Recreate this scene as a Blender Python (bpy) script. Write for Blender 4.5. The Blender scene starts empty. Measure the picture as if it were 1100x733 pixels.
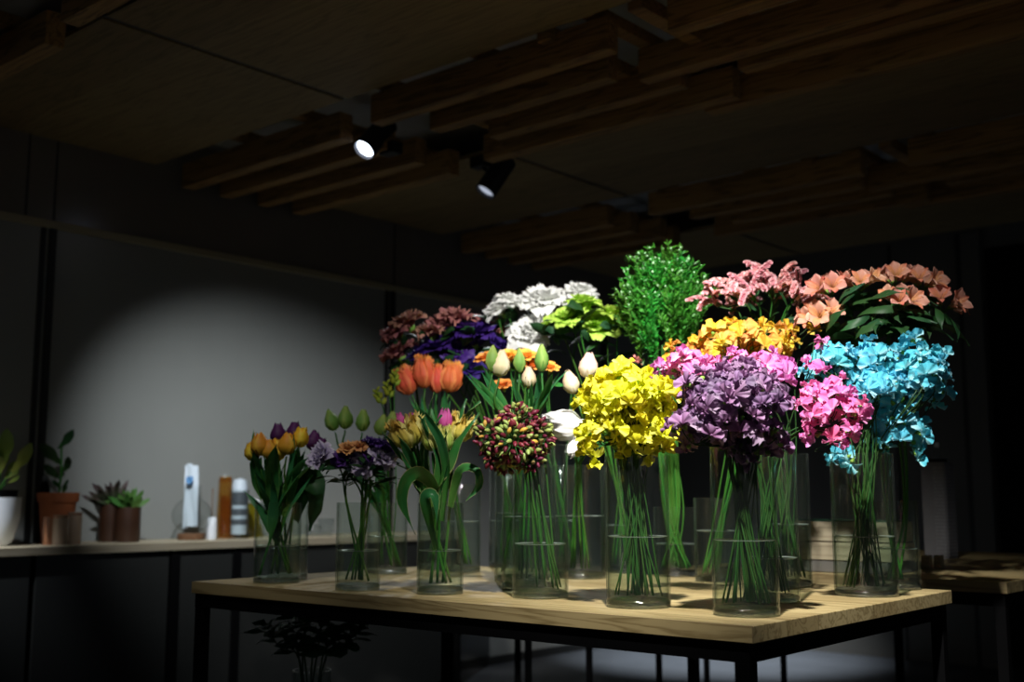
import bpy, bmesh, math, random
from mathutils import Vector, Matrix, Quaternion

SC = bpy.context.scene
COL = SC.collection
PI = math.pi
R = math.radians
# ------------------------------------------------------------------ camera
F = 1224.0                      # focal length in pixels of the 1100x733 frame
HOR = 534.0
CZ = 1.03
PITCH = math.atan((HOR - 366.5) / F)
YAW = R(41.0)
C0 = Vector((0, 0, CZ))
FW = Vector((-math.sin(YAW) * math.cos(PITCH), math.cos(YAW) * math.cos(PITCH), math.sin(PITCH)))
RT = Vector((math.cos(YAW), math.sin(YAW), 0))
UP = RT.cross(FW)

def ray(x, y): return FW + RT * ((x - 550) / F) + UP * ((366.5 - y) / F)
def px(x, y, d): return C0 + ray(x, y) * d
def on_z(x, y, z):
    r = ray(x, y); return C0 + r * ((z - CZ) / r.z)
def on_x(x, y, X):
    r = ray(x, y); return C0 + r * (X / r.x)
def on_y(x, y, Y):
    r = ray(x, y); return C0 + r * (Y / r.y)
def depth(p): return (Vector(p) - C0).dot(FW)
def z_at(p, y):                 # height above (p.x, p.y) that is seen in row y
    k = (366.5 - y) / F
    h = Vector((p[0], p[1], 0)); a = h.dot(UP) - k * h.dot(FW); b = UP.z - k * FW.z
    return CZ - a / b

cam = bpy.data.cameras.new('camera'); camo = bpy.data.objects.new('camera', cam)
COL.objects.link(camo)
camo.matrix_world = Matrix(((RT.x, UP.x, -FW.x, C0.x), (RT.y, UP.y, -FW.y, C0.y), (RT.z, UP.z, -FW.z, C0.z), (0, 0, 0, 1)))
cam.sensor_width = 36; cam.lens = F / 1100 * 36
cam.clip_start = .05
cam.dof.use_dof = True; cam.dof.focus_distance = 2.4; cam.dof.aperture_fstop = 3.0
SC.camera = camo
SC.view_settings.view_transform = 'Standard'
SC.view_settings.look = 'None'
SC.view_settings.gamma = 1; SC.view_settings.use_curve_mapping = False
SC.view_settings.exposure = 0
SC.cycles.transparent_max_bounces = 64
SC.cycles.max_bounces = 10
SC.cycles.caustics_reflective = False

# ------------------------------------------------------------------ meshes
class MB:
    def __init__(s): s.v = []; s.f = []; s.uv = []; s.m = []
    def face(s, idx, uvs, m=0): s.f.append(tuple(idx)); s.uv.append(uvs); s.m.append(m)
    def grid(s, fn, nu, nv, m=0, u0=-1, u1=1):
        b = len(s.v)
        for j in range(nv + 1):
            for i in range(nu + 1):
                s.v.append(Vector(fn(u0 + (u1 - u0) * i / nu, j / nv)))
        for j in range(nv):
            for i in range(nu):
                a = b + j * (nu + 1) + i
                U = lambda ii, jj: (ii / nu, jj / nv)
                s.face((a, a + 1, a + nu + 2, a + nu + 1), (U(i, j), U(i + 1, j), U(i + 1, j + 1), U(i, j + 1)), m)
        return s
    def tube(s, pts, rad, n=6, m=0, cap=True):
        pts = [Vector(p) for p in pts]; k = len(pts)
        if not hasattr(rad, '__len__'): rad = [rad] * k
        b = len(s.v); prev = None
        for j, p in enumerate(pts):
            t = (pts[min(j + 1, k - 1)] - pts[max(j - 1, 0)]).normalized()
            if prev is None:
                x = t.orthogonal().normalized()
            else:
                x = (prev - t * prev.dot(t))
                x = x.normalized() if x.length > 1e-6 else t.orthogonal().normalized()
            prev = x; y = t.cross(x)
            for i in range(n):
                a = 2 * PI * i / n
                s.v.append(p + (x * math.cos(a) + y * math.sin(a)) * rad[j])
        for j in range(k - 1):
            for i in range(n):
                i2 = (i + 1) % n
                s.face((b + j * n + i, b + j * n + i2, b + (j + 1) * n + i2, b + (j + 1) * n + i),
                       ((i / n, j / k), ((i + 1) / n, j / k), ((i + 1) / n, (j + 1) / k), (i / n, (j + 1) / k)), m)
        if cap:
            s.face([b + i for i in range(n)][::-1], [(0, 0)] * n, m)
            s.face([b + (k - 1) * n + i for i in range(n)], [(0, 1)] * n, m)
        return s
    def lathe(s, prof, n=32, m=0, at=(0, 0, 0), closed=False, uvu=None):
        b = len(s.v); at = Vector(at); k = len(prof)
        for r, z in prof:
            for i in range(n):
                a = 2 * PI * i / n
                s.v.append(at + Vector((r * math.cos(a), r * math.sin(a), z)))
        for j in range(k if closed else k - 1):
            j2 = (j + 1) % k
            for i in range(n):
                i2 = (i + 1) % n
                q = [b + j * n + i, b + j * n + i2, b + j2 * n + i2, b + j2 * n + i]
                u = [(i / n, j / k), ((i + 1) / n, j / k), ((i + 1) / n, (j + 1) / k), (i / n, (j + 1) / k)]
                if uvu is not None: u = [(uvu, w[1]) for w in u]
                s.face(q, u, m)
        return s
    def disc(s, r, z, n=32, m=0, at=(0, 0, 0), flip=False):
        b = len(s.v); at = Vector(at)
        for i in range(n):
            a = 2 * PI * i / n; s.v.append(at + Vector((r * math.cos(a), r * math.sin(a), z)))
        idx = [b + i for i in range(n)]
        s.face(idx[::-1] if flip else idx, [(0, 0)] * n, m); return s
    def box(s, lo, hi, m=0, bev=0.0):
        bm = bmesh.new(); bmesh.ops.create_cube(bm, size=1)
        lo = Vector(lo); hi = Vector(hi)
        for v in bm.verts:
            v.co = Vector([lo[i] if v.co[i] < 0 else hi[i] for i in range(3)])
        if bev: bmesh.ops.bevel(bm, geom=bm.edges[:], offset=bev, segments=2, affect='EDGES', profile=.5)
        b = len(s.v); bm.verts.index_update()
        for v in bm.verts: s.v.append(v.co.copy())
        for f in bm.faces: s.face([b + v.index for v in f.verts], [(0, 0)] * len(f.verts), m)
        bm.free(); return s
    def xf(s, M, start=0):
        for i in range(start, len(s.v)): s.v[i] = M @ s.v[i]
        return s
    def only(s, ms, swap=None):
        o = MB(); mp = {}
        for f, u, m in zip(s.f, s.uv, s.m):
            if m in ms:
                for i in f:
                    if i not in mp: mp[i] = len(o.v); o.v.append(s.v[i])
                o.face([mp[i] for i in f], u, m if swap is None else swap)
        return o
    def mesh(s, name, mats, smooth=True, auto=None):
        me = bpy.data.meshes.new(name)
        me.from_pydata([tuple(v) for v in s.v], [], s.f)
        for m in (mats if isinstance(mats, (list, tuple)) else [mats]): me.materials.append(m)
        me.polygons.foreach_set('material_index', s.m)
        me.polygons.foreach_set('use_smooth', [smooth] * len(s.f))
        ul = me.uv_layers.new(name='UVMap'); fl = []
        for q in s.uv:
            for u in q: fl += [u[0], u[1]]
        ul.data.foreach_set('uv', fl)
        if auto is not None: me.set_sharp_from_angle(angle=R(auto))
        me.update(); return me

def link(name, me, parent=None, M=None):
    o = bpy.data.objects.new(name, me); COL.objects.link(o)
    if parent: o.parent = parent
    if M is not None: o.matrix_basis = M
    return o
def thing(name, label, cat, loc, group=None, rz=0):
    o = bpy.data.objects.new(name, None); COL.objects.link(o)
    o.location = loc; o.rotation_euler = (0, 0, rz); o.empty_display_size = .03
    tag(o, label, cat, group); return o
def tag(o, label, cat, group=None):
    o['label'] = label; o['category'] = cat
    if group: o['group'] = group
    return o
def struct(name, mb, mat, bev=None):
    o = link(name, mb.mesh(name, mat, smooth=False)); o['kind'] = 'structure'; return o
def orient(zd, xh=Vector((0, 0, 1)), loc=(0, 0, 0), sc=1):
    z = Vector(zd).normalized(); x = Vector(xh); x = x - z * x.dot(z)
    if x.length < 1e-4: x = z.orthogonal()
    x.normalize(); y = z.cross(x)
    return Matrix(((x.x * sc, y.x * sc, z.x * sc, loc[0]), (x.y * sc, y.y * sc, z.y * sc, loc[1]), (x.z * sc, y.z * sc, z.z * sc, loc[2]), (0, 0, 0, 1)))

# ------------------------------------------------------------------ materials
def srgb(h):
    h = h.lstrip('#'); c = [int(h[i:i + 2], 16) / 255 for i in (0, 2, 4)]
    return tuple((x / 12.92 if x <= .04045 else ((x + .055) / 1.055) ** 2.4) for x in c) + (1,)
class NT:
    def __init__(s, name):
        s.mat = bpy.data.materials.new(name); s.mat.use_nodes = True
        s.t = s.mat.node_tree; s.t.nodes.clear(); s.out = s.n('ShaderNodeOutputMaterial')
    def n(s, typ, **kw):
        n = s.t.nodes.new(typ)
        for k, v in kw.items(): setattr(n, k, v)
        return n
    def l(s, a, b): s.t.links.new(a, b)
    def ramp(s, fac, stops, interp='LINEAR'):
        r = s.n('ShaderNodeValToRGB'); e = r.color_ramp.elements; r.color_ramp.interpolation = interp
        while len(e) < len(stops): e.new(.5)
        for q, (p, c) in zip(e, stops): q.position = p; q.color = c
        s.l(fac, r.inputs[0]); return r.outputs[0]
    def mix(s, fac, a, b, mode='MIX'):
        m = s.n('ShaderNodeMix', data_type='RGBA', blend_type=mode)
        for sock, v in ((m.inputs[0], fac), (m.inputs[6], a), (m.inputs[7], b)):
            if hasattr(v, 'links'): s.l(v, sock)
            else: sock.default_value = v
        return m.outputs[2]
    def math(s, op, a, b=None):
        m = s.n('ShaderNodeMath', operation=op)
        for sock, v in zip(m.inputs, (a, b)):
            if v is None: continue
            if hasattr(v, 'links'): s.l(v, sock)
            else: sock.default_value = v
        return m.outputs[0]
def petal(name, stops, edge=None, trans=.35, jit=.06, rough=.55, vein=0.0, edge_w=.25, from_u=False):
    """thin petal or leaf: colour along the petal, lighter or darker rim, diffuse + translucent"""
    t = NT(name); uv = t.n('ShaderNodeUVMap'); sp = t.n('ShaderNodeSeparateXYZ'); t.l(uv.outputs[0], sp.inputs[0])
    st = [(p, srgb(c)) for p, c in stops]
    col = t.ramp(sp.outputs[0 if from_u else 1], st)
    if edge:
        d = t.math('ABSOLUTE', t.math('SUBTRACT', sp.outputs[0], .5))
        f = t.n('ShaderNodeMapRange'); t.l(d, f.inputs[0]); f.inputs[1].default_value = .5 - edge_w; f.inputs[2].default_value = .5
        col = t.mix(f.outputs[0], col, srgb(edge))
    if vein:
        w = t.math('SINE', t.math('MULTIPLY', sp.outputs[0], 60)); w = t.math('MULTIPLY', t.math('ADD', w, 1), vein / 2)
        col = t.mix(w, col, (col_dark(stops)), 'MIX')
    oi = t.n('ShaderNodeObjectInfo'); hs = t.n('ShaderNodeHueSaturation')
    t.l(t.math('ADD', t.math('MULTIPLY', oi.outputs['Random'], jit), .5 - jit / 2), hs.inputs['Hue'])
    t.l(t.math('ADD', t.math('MULTIPLY', oi.outputs['Random'], jit * 5), 1 - jit * 2.5), hs.inputs['Value'])
    t.l(col, hs.inputs['Color']); col = hs.outputs[0]
    p = t.n('ShaderNodeBsdfPrincipled'); t.l(col, p.inputs['Base Color']); p.inputs['Roughness'].default_value = rough; p.inputs['Specular IOR Level'].default_value = .28
    tr = t.n('ShaderNodeBsdfTranslucent'); t.l(col, tr.inputs[0])
    mx = t.n('ShaderNodeMixShader'); mx.inputs[0].default_value = trans
    t.l(p.outputs[0], mx.inputs[1]); t.l(tr.outputs[0], mx.inputs[2]); t.l(mx.outputs[0], t.out.inputs[0]); return t.mat
def col_dark(stops):
    c = srgb(stops[-1][1]); return (c[0] * .45, c[1] * .3, c[2] * .3, 1)
def plain(name, col, rough=.6, metal=0, noise=0.0, scale=20, spec=.5, bump=0.0):
    t = NT(name); p = t.n('ShaderNodeBsdfPrincipled'); c = srgb(col)
    p.inputs['Roughness'].default_value = rough; p.inputs['Metallic'].default_value = metal
    p.inputs['Specular IOR Level'].default_value = spec
    tc = t.n('ShaderNodeTexCoord'); nz = t.n('ShaderNodeTexNoise'); nz.inputs['Scale'].default_value = scale
    nz.inputs['Detail'].default_value = 4; t.l(tc.outputs['Object'], nz.inputs['Vector'])
    k = t.ramp(nz.outputs[0], [(.3, tuple(x * (1 - noise) for x in c[:3]) + (1,)), (.7, tuple(min(1, x * (1 + noise)) for x in c[:3]) + (1,))])
    t.l(k, p.inputs['Base Color'])
    if bump:
        b = t.n('ShaderNodeBump'); b.inputs['Strength'].default_value = bump; b.inputs['Distance'].default_value = .004
        t.l(nz.outputs[0], b.inputs['Height']); t.l(b.outputs[0], p.inputs['Normal'])
    t.l(p.outputs[0], t.out.inputs[0]); return t.mat
def wood(name, light, dark, plank=.14, axis='X', rough=.55, endgrain=False, joint=True):
    """glued planks running along X (axis 'X') or Y; rings on the end faces"""
    t = NT(name); tc = t.n('ShaderNodeTexCoord'); sp = t.n('ShaderNodeSeparateXYZ'); t.l(tc.outputs['Object'], sp.inputs[0])
    al, ac = (sp.outputs[0], sp.outputs[1]) if axis == 'X' else (sp.outputs[1], sp.outputs[0])
    idx = t.math('FLOOR', t.math('DIVIDE', ac, plank))
    wn = t.n('ShaderNodeTexWhiteNoise', noise_dimensions='1D'); t.l(idx, wn.inputs['W'])
    cb = t.n('ShaderNodeCombineXYZ')
    t.l(t.math('ADD', t.math('MULTIPLY', al, 1.4), t.math('MULTIPLY', wn.outputs[0], 31.0)), cb.inputs[0])
    t.l(t.math('MULTIPLY', ac, 22.0), cb.inputs[1]); t.l(t.math('MULTIPLY', sp.outputs[2], 22.0), cb.inputs[2])
    nz = t.n('ShaderNodeTexNoise'); nz.inputs['Scale'].default_value = 1.0; nz.inputs['Detail'].default_value = 5; nz.inputs['Distortion'].default_value = .6
    t.l(cb.outputs[0], nz.inputs['Vector'])
    wv = t.math('FRACT', t.math('MULTIPLY', nz.outputs[0], 7.0))
    col = t.ramp(wv, [(0, srgb(dark)), (.35, srgb(light)), (.8, srgb(light)), (1, srgb(dark))])
    tone = t.ramp(wn.outputs[0], [(0, (.72, .68, .62, 1)), (1, (1, 1, 1, 1))])
    col = t.mix(.85, col, tone, 'MULTIPLY')
    if joint:
        fr = t.math('FRACT', t.math('DIVIDE', ac, plank)); g = t.math('LESS_THAN', fr, .012)
        col = t.mix(t.math('MULTIPLY', g, .6), col, srgb('#3a2a18'))
    p = t.n('ShaderNodeBsdfPrincipled'); t.l(col, p.inputs['Base Color']); p.inputs['Roughness'].default_value = rough
    b = t.n('ShaderNodeBump'); b.inputs['Strength'].default_value = .15; b.inputs['Distance'].default_value = .002
    t.l(nz.outputs[0], b.inputs['Height']); t.l(b.outputs[0], p.inputs['Normal'])
    t.l(p.outputs[0], t.out.inputs[0]); return t.mat
def clear(name, tint, gloss=1.0, edge='#c9d3cd', f0=.04, rough=.05, edge_pow=5.0, haze=.004, painted_rim=.38, hazecol='#dfe9e2', wav=0.0):
    """thin clear glass or still water: lets light straight through, mirrors at grazing angles, pale diffuse haze and rim imitate light caught in the edges"""
    t = NT(name); lw = t.n('ShaderNodeLayerWeight'); lw.inputs[0].default_value = .5
    e = t.math('POWER', lw.outputs['Facing'], edge_pow)
    col = t.mix(e, srgb(tint), srgb(edge))
    tr = t.n('ShaderNodeBsdfTransparent'); t.l(col, tr.inputs[0])
    gl = t.n('ShaderNodeBsdfGlossy'); gl.inputs['Roughness'].default_value = rough
    f = t.math('ADD', t.math('MULTIPLY', t.math('POWER', lw.outputs['Facing'], 5.0), .96 * gloss), f0)
    mx = t.n('ShaderNodeMixShader'); t.l(f, mx.inputs[0])
    t.l(tr.outputs[0], mx.inputs[1]); t.l(gl.outputs[0], mx.inputs[2])
    df = t.n('ShaderNodeBsdfDiffuse'); df.inputs[0].default_value = srgb(hazecol)
    tl = t.n('ShaderNodeBsdfTranslucent'); tl.inputs[0].default_value = srgb(hazecol)
    dm = t.n('ShaderNodeMixShader'); t.l(df.outputs[0], dm.inputs[1]); t.l(tl.outputs[0], dm.inputs[2])
    h = t.math('ADD', t.math('MULTIPLY', t.math('POWER', lw.outputs['Facing'], 12.0), painted_rim), haze)  # whitish rim painted on as light gathered in the edge, plus a faint haze
    m2 = t.n('ShaderNodeMixShader'); t.l(h, m2.inputs[0]); t.l(mx.outputs[0], m2.inputs[1]); t.l(dm.outputs[0], m2.inputs[2])
    t.l(m2.outputs[0], t.out.inputs[0]); return t.mat
def solid_glass(name, tint='#f2f6f4', ior=1.45):
    """thick glass base with a slightly uneven cast surface"""
    t = NT(name); tc = t.n('ShaderNodeTexCoord'); nz = t.n('ShaderNodeTexNoise'); nz.inputs['Scale'].default_value = 95; t.l(tc.outputs['Object'], nz.inputs['Vector'])
    b = t.n('ShaderNodeBump'); b.inputs['Strength'].default_value = .5; b.inputs['Distance'].default_value = .004; t.l(nz.outputs[0], b.inputs['Height'])
    g = t.n('ShaderNodeBsdfGlass'); g.inputs[0].default_value = srgb(tint); g.inputs['IOR'].default_value = ior; t.l(b.outputs[0], g.inputs['Normal'])
    tr = t.n('ShaderNodeBsdfTransparent'); tr.inputs[0].default_value = srgb(tint)
    gl = t.n('ShaderNodeBsdfGlossy'); gl.inputs['Roughness'].default_value = .05; t.l(b.outputs[0], gl.inputs['Normal'])
    df = t.n('ShaderNodeBsdfDiffuse'); df.inputs[0].default_value = srgb('#c9d6d2')
    mx = t.n('ShaderNodeMixShader'); mx.inputs[0].default_value = .22; t.l(g.outputs[0], mx.inputs[1]); t.l(tr.outputs[0], mx.inputs[2])
    m2 = t.n('ShaderNodeMixShader'); m2.inputs[0].default_value = .2; t.l(mx.outputs[0], m2.inputs[1]); t.l(gl.outputs[0], m2.inputs[2])
    m3 = t.n('ShaderNodeMixShader'); m3.inputs[0].default_value = .0; t.l(m2.outputs[0], m3.inputs[1]); t.l(df.outputs[0], m3.inputs[2])
    t.l(m3.outputs[0], t.out.inputs[0]); return t.mat
def glow(name, col, e):
    t = NT(name); n = t.n('ShaderNodeEmission'); n.inputs[0].default_value = srgb(col); n.inputs[1].default_value = e
    t.l(n.outputs[0], t.out.inputs[0]); return t.mat
# ------------------------------------------------------------------ the room
TZ = .80
WX = -4.862          # left wall
CH = 2.637           # underside of the ceiling boards
BY = 7.3             # back wall
m_wall = plain('wall_paint', '#8d8f8c', .32, noise=.03, scale=3)
m_upper = plain('upper_wall_paint', '#75706a', .22, noise=.04, scale=3)
m_seam = plain('seam_dark', '#1b1b1a', .5)
m_rail = plain('rail_paint', '#a39a80', .5)
m_floor = plain('floor_concrete', '#4a4d52', .5, noise=.12, scale=4)
m_ply = wood('plywood', '#8f7a52', '#75623e', plank=1.1, axis='X', joint=False, rough=.7)
m_lumber = wood('lumber', '#a8824c', '#6e5430', plank=.6, axis='X', joint=False, rough=.7)
m_slab = plain('slab_paint', '#c0c3c6', .8, noise=.1, scale=6)
m_back = plain('back_wall_paint', '#5d5a55', .6, noise=.04, scale=3)
m_black = plain('black_steel', '#060607', .7, noise=.1, spec=.06)
m_dark = plain('cabinet_dark', '#272827', .25, noise=.04, scale=5)
m_pine = wood('glued_pine', '#bfac7c', '#948156', plank=.135, axis='X', rough=.5)
m_pine2 = wood('pale_board', '#dcd2ba', '#c4b89c', plank=.12, axis='Y', rough=.55)

RX = 3.2; FY = -2.6
struct('floor', MB().box((WX - .1, FY, -.1), (RX, BY + .1, 0)), m_floor)
struct('wall_left', MB().box((WX - .1, FY, 0), (WX, BY + .1, 2.98)), m_wall)
struct('wall_back', MB().box((WX, BY, 0), (RX, BY + .1, 2.98)), m_back)
struct('ceiling', MB().box((WX, FY, 2.82), (RX, BY, 2.92)), m_slab)
# left wall: rail, upper boards, joints
k = 0
def trim(lo, hi, mat, bev=0):
    global k; k += 1
    return struct('trim_%d' % k, MB().box(lo, hi, bev=bev), mat)
trim((WX, FY, 2.228), (WX + .022, BY, 2.262), m_rail, .004)
trim((WX, FY, 2.262), (WX + .012, BY, 2.79), m_upper)
for y in (-.02, 2.415, 4.50, 6.6):
    trim((WX, y - .035, .0), (WX + .006, y - .012, 2.228), m_seam)
    trim((WX, y + .004, .0), (WX + .014, y + .034, 2.228), m_seam)
for y in (2.30, 2.43, 4.52):
    trim((WX + .012, y - .004, 2.262), (WX + .0145, y + .004, 2.79), m_seam)
struct('baseboard_left', MB().box((WX, 2.9, 0), (WX + .014, BY, .05)), m_seam)
# back wall: door leaf, frame, joints
def bx(x): return on_y(x, 400, BY).x
trim((bx(1034), BY - .02, 0), (bx(1041), BY, 2.7), m_seam)
trim((bx(1041), BY - .05, 0), (bx(1062), BY, 2.7), m_back, .004)
dl, dr = bx(1066), bx(1066) + 1.0
struct('door_1', MB().box((dl, BY - .03, .01), (dr, BY - .002, z_at(on_y(1080, 265, BY), 265)), bev=.004), m_black)
trim((bx(960), BY - .008, 0), (bx(962), BY, 2.7), m_seam)
# ceiling boards with gaps that show the timber above
def board(y0, y1, x0, x1, n=[0]):
    n[0] += 1
    o = struct('ceiling_panel_%d' % n[0], MB().box((x0, y0, CH), (x1, y1, CH + .018)), m_ply); return o
JX = -3.447
for y0, y1 in ((-.2, .9), (1.865, 2.93), (3.85, 4.92), (5.85, 6.9)):
    board(y0, y1, WX, JX - .014); board(y0, y1, JX + .014, 3.2)
    trim((JX - .014, y0, CH + .006), (JX + .014, y1, CH + .016), m_seam)
def beam(x0, x1, y, z0, w=.05, h=.10, ax='X'):
    lo, hi = ((x0, y - w / 2, z0), (x1, y + w / 2, z0 + h)) if ax == 'X' else ((y - w / 2, x0, z0), (y + w / 2, x1, z0 + h))
    o = link('ceiling_beam', MB().box(lo, hi, bev=.003).mesh('ceiling_beam', m_lumber, smooth=False)); o['kind'] = 'structure'
for sy in (.93 - 2.0, .93, 2.93, 4.92):
    rng = random.Random(int(sy * 10))
    for j, dy in enumerate((.12, .34, .57, .80)):
        y = sy + dy
        beam(-4.80, -3.62 + rng.uniform(-.06, .06), y + .03, CH - .10, w=.07, h=.12)
        beam(-3.36 + (.12 * j if j in (1, 2) else 0), -2.12 + rng.uniform(-.1, .04) - .15 * (j == 1), y - .03, CH - .105, w=.065, h=.12)
        beam(-2.28 if j % 2 else -1.95, -.15, y + (.09 if j % 2 else .0), CH - .095, w=.065, h=.12)
        if j % 2 == 0: beam(-.05, 1.6, y, CH - .07, h=.10)
    for x in (-4.3, -3.85, -3.30, -2.78, -2.25, -1.9, -1.2, -.5): beam(sy + .02, sy + .93, x, CH + .03, w=.055, h=.045, ax='Y')
    for x in (-2.03, -2.42): beam(sy + .02, sy + .62, x, CH - .02, w=.06, h=.05, ax='Y')

# ------------------------------------------------------------------ spot lamps on the ceiling
m_lampblack = plain('lamp_black', '#101012', .5)
m_lens = glow('lamp_lens', '#dfe9ff', 9.0)
m_lens2 = glow('lamp_lens_dim', '#dfe9ff', .55)
def spot_lamp(label, mount, head, aim, lens):
    t = thing('spot_lamp', label, 'spotlight', mount, 'ceiling spot lamps')
    L = Vector(head) - Vector(mount)
    mb = MB().box((-.045, -.03, -.055), (.045, .03, 0), bev=.004)
    link('mount_box', mb.mesh('mount_box', m_lampblack, False), t)
    link('swivel_arm', MB().tube([(0, 0, -.04), L * .5 + Vector((0, 0, -.03)), L], .009, 8).mesh('swivel_arm', m_lampblack), t)
    M = orient(-Vector(aim), (0, 0, 1), L, 1.2)
    mb = MB().lathe([(.0, .085), (.036, .085), (.042, .078), (.042, -.085), (.038, -.085), (.036, -.07), (0, -.07)], 28)
    ho = link('lamp_head', mb.mesh('lamp_head', m_lampblack, auto=40), t, M)
    link('lens', MB().lathe([(.0, -.071), (.0345, -.072)], 24).mesh('lens', lens), bpy.data.objects[ho.name])
    return t
l1 = px(404, 147, 5.0); l2 = px(533, 189, 5.35)
spot_lamp('black ceiling spotlight with a bright white lens, over the left timber gap', (l1.x + .03, l1.y + .06, CH - .06), l1, (-.03, -.66, -.74), m_lens)
spot_lamp('black cylinder spotlight with dim lens hanging below the ceiling board edge', (l2.x - .1, l2.y + .0, CH - .0), l2, (-.25, -.50, -.85), m_lens2)

# ------------------------------------------------------------------ display table
TROT = R(1.2)
tb = on_z(808.5, 673, TZ)
T = thing('display_table', 'large pine-topped table on black steel frame carrying the tall glass vases', 'table', (tb.x, tb.y, 0), rz=TROT)
TL, TW, TT = 1.706, 1.03, .0315
link('tabletop', MB().box((-TL, 0, TZ - TT), (0, TW, TZ), bev=.0015).mesh('tabletop', m_pine, False), T)
def frame(T, x0, x1, y0, y1, top, s=.03, fh=.036, name='leg'):
    mb = MB()
    mb.box((x0, y0, top - fh), (x1, y0 + s, top)); mb.box((x0, y1 - s, top - fh), (x1, y1, top))
    mb.box((x0, y0 + s, top - fh), (x0 + s, y1 - s, top)); mb.box((x1 - s, y0 + s, top - fh), (x1, y1 - s, top))
    link('steel_frame', mb.mesh('steel_frame', m_black, False), T)
    for x in (x0, x1 - s):
        for y in (y0, y1 - s):
            link('leg', MB().box((x, y, 0), (x + s, y + s, top - fh), bev=.002).mesh('leg', m_black, False), T)
    for ya, yb in ((y0 + .005, y0 + .025), (y1 - .025, y1 - .005)):
        link('stretcher', MB().box((x0 + s, ya, .12), (x1 - s, yb, .14)).mesh('stretcher', m_black, False), T)
frame(T, -TL + .008, -.012, .008, TW - .01, TZ - TT)
# table behind on the right
t2 = on_z(1080, 626, TZ)
T2 = thing('side_table', 'second pine-topped table behind at the right carrying crates and a grey box', 'table', (t2.x, t2.y + .01, 0))
link('tabletop', MB().box((-1.04, 0, TZ - TT), (0, 1.71, TZ), bev=.0015).mesh('tabletop', m_pine, False), T2)
frame(T2, -1.03, -.01, .01, 1.70, TZ - TT)
# dark metal stools / trestles behind the table
def rack(label, x, y, w, d, h):
    t = thing('metal_stand', label, 'stand', (x, y, 0), 'black metal stands behind the display table')
    frame(t, -w / 2, w / 2, -d / 2, d / 2, h, s=.022, fh=.025)
    link('top_board', MB().box((-w / 2, -d / 2, h), (w / 2, d / 2, h + .02), bev=.002).mesh('top_board', m_black, False), t)
a = on_z(545, 720, .12); rack('black square metal stand seen between the legs under the table middle', -3.2, 3.75, .42, .42, .62)
rack('black square metal stand further back under the table towards the bright floor', -2.72, 4.55, .42, .42, .62)

# ------------------------------------------------------------------ side counter on the left wall
CXF = -4.462
C = thing('wall_counter', 'long pale wood counter on dark cabinet along the left wall holding potted plants', 'counter', (CXF, .6, 0))
def cy(x, z, X=CXF): return on_x(x, 650, X).y
yend = 4.75
link('worktop', MB().box((WX + .015 - CXF, 0, .797), (0, yend - .6, .832), bev=.002).mesh('worktop', m_pine2, False), C)
y190 = on_x(186, 660, CXF - .03).y - .6
y34 = on_x(33, 660, CXF - .03).y - .6
for a, b in ((.02, y34 - .012), (y34 + .012, y190 - .03), (y190 + .03, yend - .66)):
    link('cabinet_panel', MB().box((-.36, a, .03), (-.03, b, .795), bev=.003).mesh('cabinet_panel', m_dark, False), C)
link('plinth', MB().box((-.36, .02, 0), (-.05, yend - .66, .03)).mesh('plinth', m_black, False), C)
for y in (y190, on_x(252, 660, CXF - .03).y - .6, yend - .65):
    link('post', MB().box((-.06, y - .022, 0), (-.02, y + .022, .797), bev=.002).mesh('post', m_black, False), C)
    link('post', MB().box((-.37, y - .022, 0), (-.33, y + .022, .797), bev=.002).mesh('post', m_black, False), C)
# ------------------------------------------------------------------ plant shapes (unit sized, shared by copies)
def prof(stops, v):
    for (a, x), (b, y) in zip(stops, stops[1:]):
        if v <= b:
            t = (v - a) / (b - a); t = t * t * (3 - 2 * t); return x + (y - x) * t
    return stops[-1][1]

def sweet_pea(seed):
    """one blossom, faces +Z, banner stands along +X (up); ~1 unit wide"""
    g = random.Random(seed); mb = MB()
    ph = g.uniform(0, 6); k = g.choice((7, 8, 9)); am = g.uniform(.11, .19); back = g.uniform(.05, .34); sq = g.uniform(.85, 1.1)
    def banner(u, v):
        a = u * R(112); r = v * (.56 + .05 * math.cos(2 * a)) * (1 - .16 * math.exp(-(u / .13) ** 2))
        z = -.05 - back * v * v + am * v ** 2 * (math.sin(k * a + ph) * .7 + .5 * math.sin(2.3 * k * a + 2 * ph) * v + .28 * v ** 3 * math.sin(4.1 * k * a + ph)) + .10 * v * math.sin(2.2 * a + ph) - .10 * math.exp(-(u / .2) ** 2) * v
        return (r * math.cos(a) * .98 + .03, r * math.sin(a) * sq, z + .04 * v * math.sin(3 * a + 2 * ph))
    mb.grid(banner, 40, 6, 0)
    for s in (-1, 1):
        p2 = g.uniform(0, 6); op = g.uniform(.25, .6)
        e1 = Vector((.72, s * op, .62)).normalized(); e2 = Vector((-.35, s * .85, .30)).normalized(); nn = e1.cross(e2)
        def wing(u, v):
            a = u * R(78); r = v * .44 * (1 - .15 * abs(u))
            q = .16 * v * (1 - v) * s + .075 * v * v * math.sin(6.5 * a + p2) + .03 * v * v * math.sin(15 * a + 2 * p2)
            return e1 * (r * math.cos(a)) + e2 * (r * math.sin(a)) + nn * q + Vector((-.10, s * .03, .03))
        mb.grid(wing, 16, 4, 1)
    mb.lathe([(.0, .02), (.05, .06), (.06, .12), (.03, .2), (0, .22)], 7, 1, at=(-.12, 0, 0))
    mb.lathe([(.02, -.34), (.05, -.28), (.085, -.2), (.10, -.12), (.03, -.09)], 7, 2, at=(-.02, 0, 0))
    return mb

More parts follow.
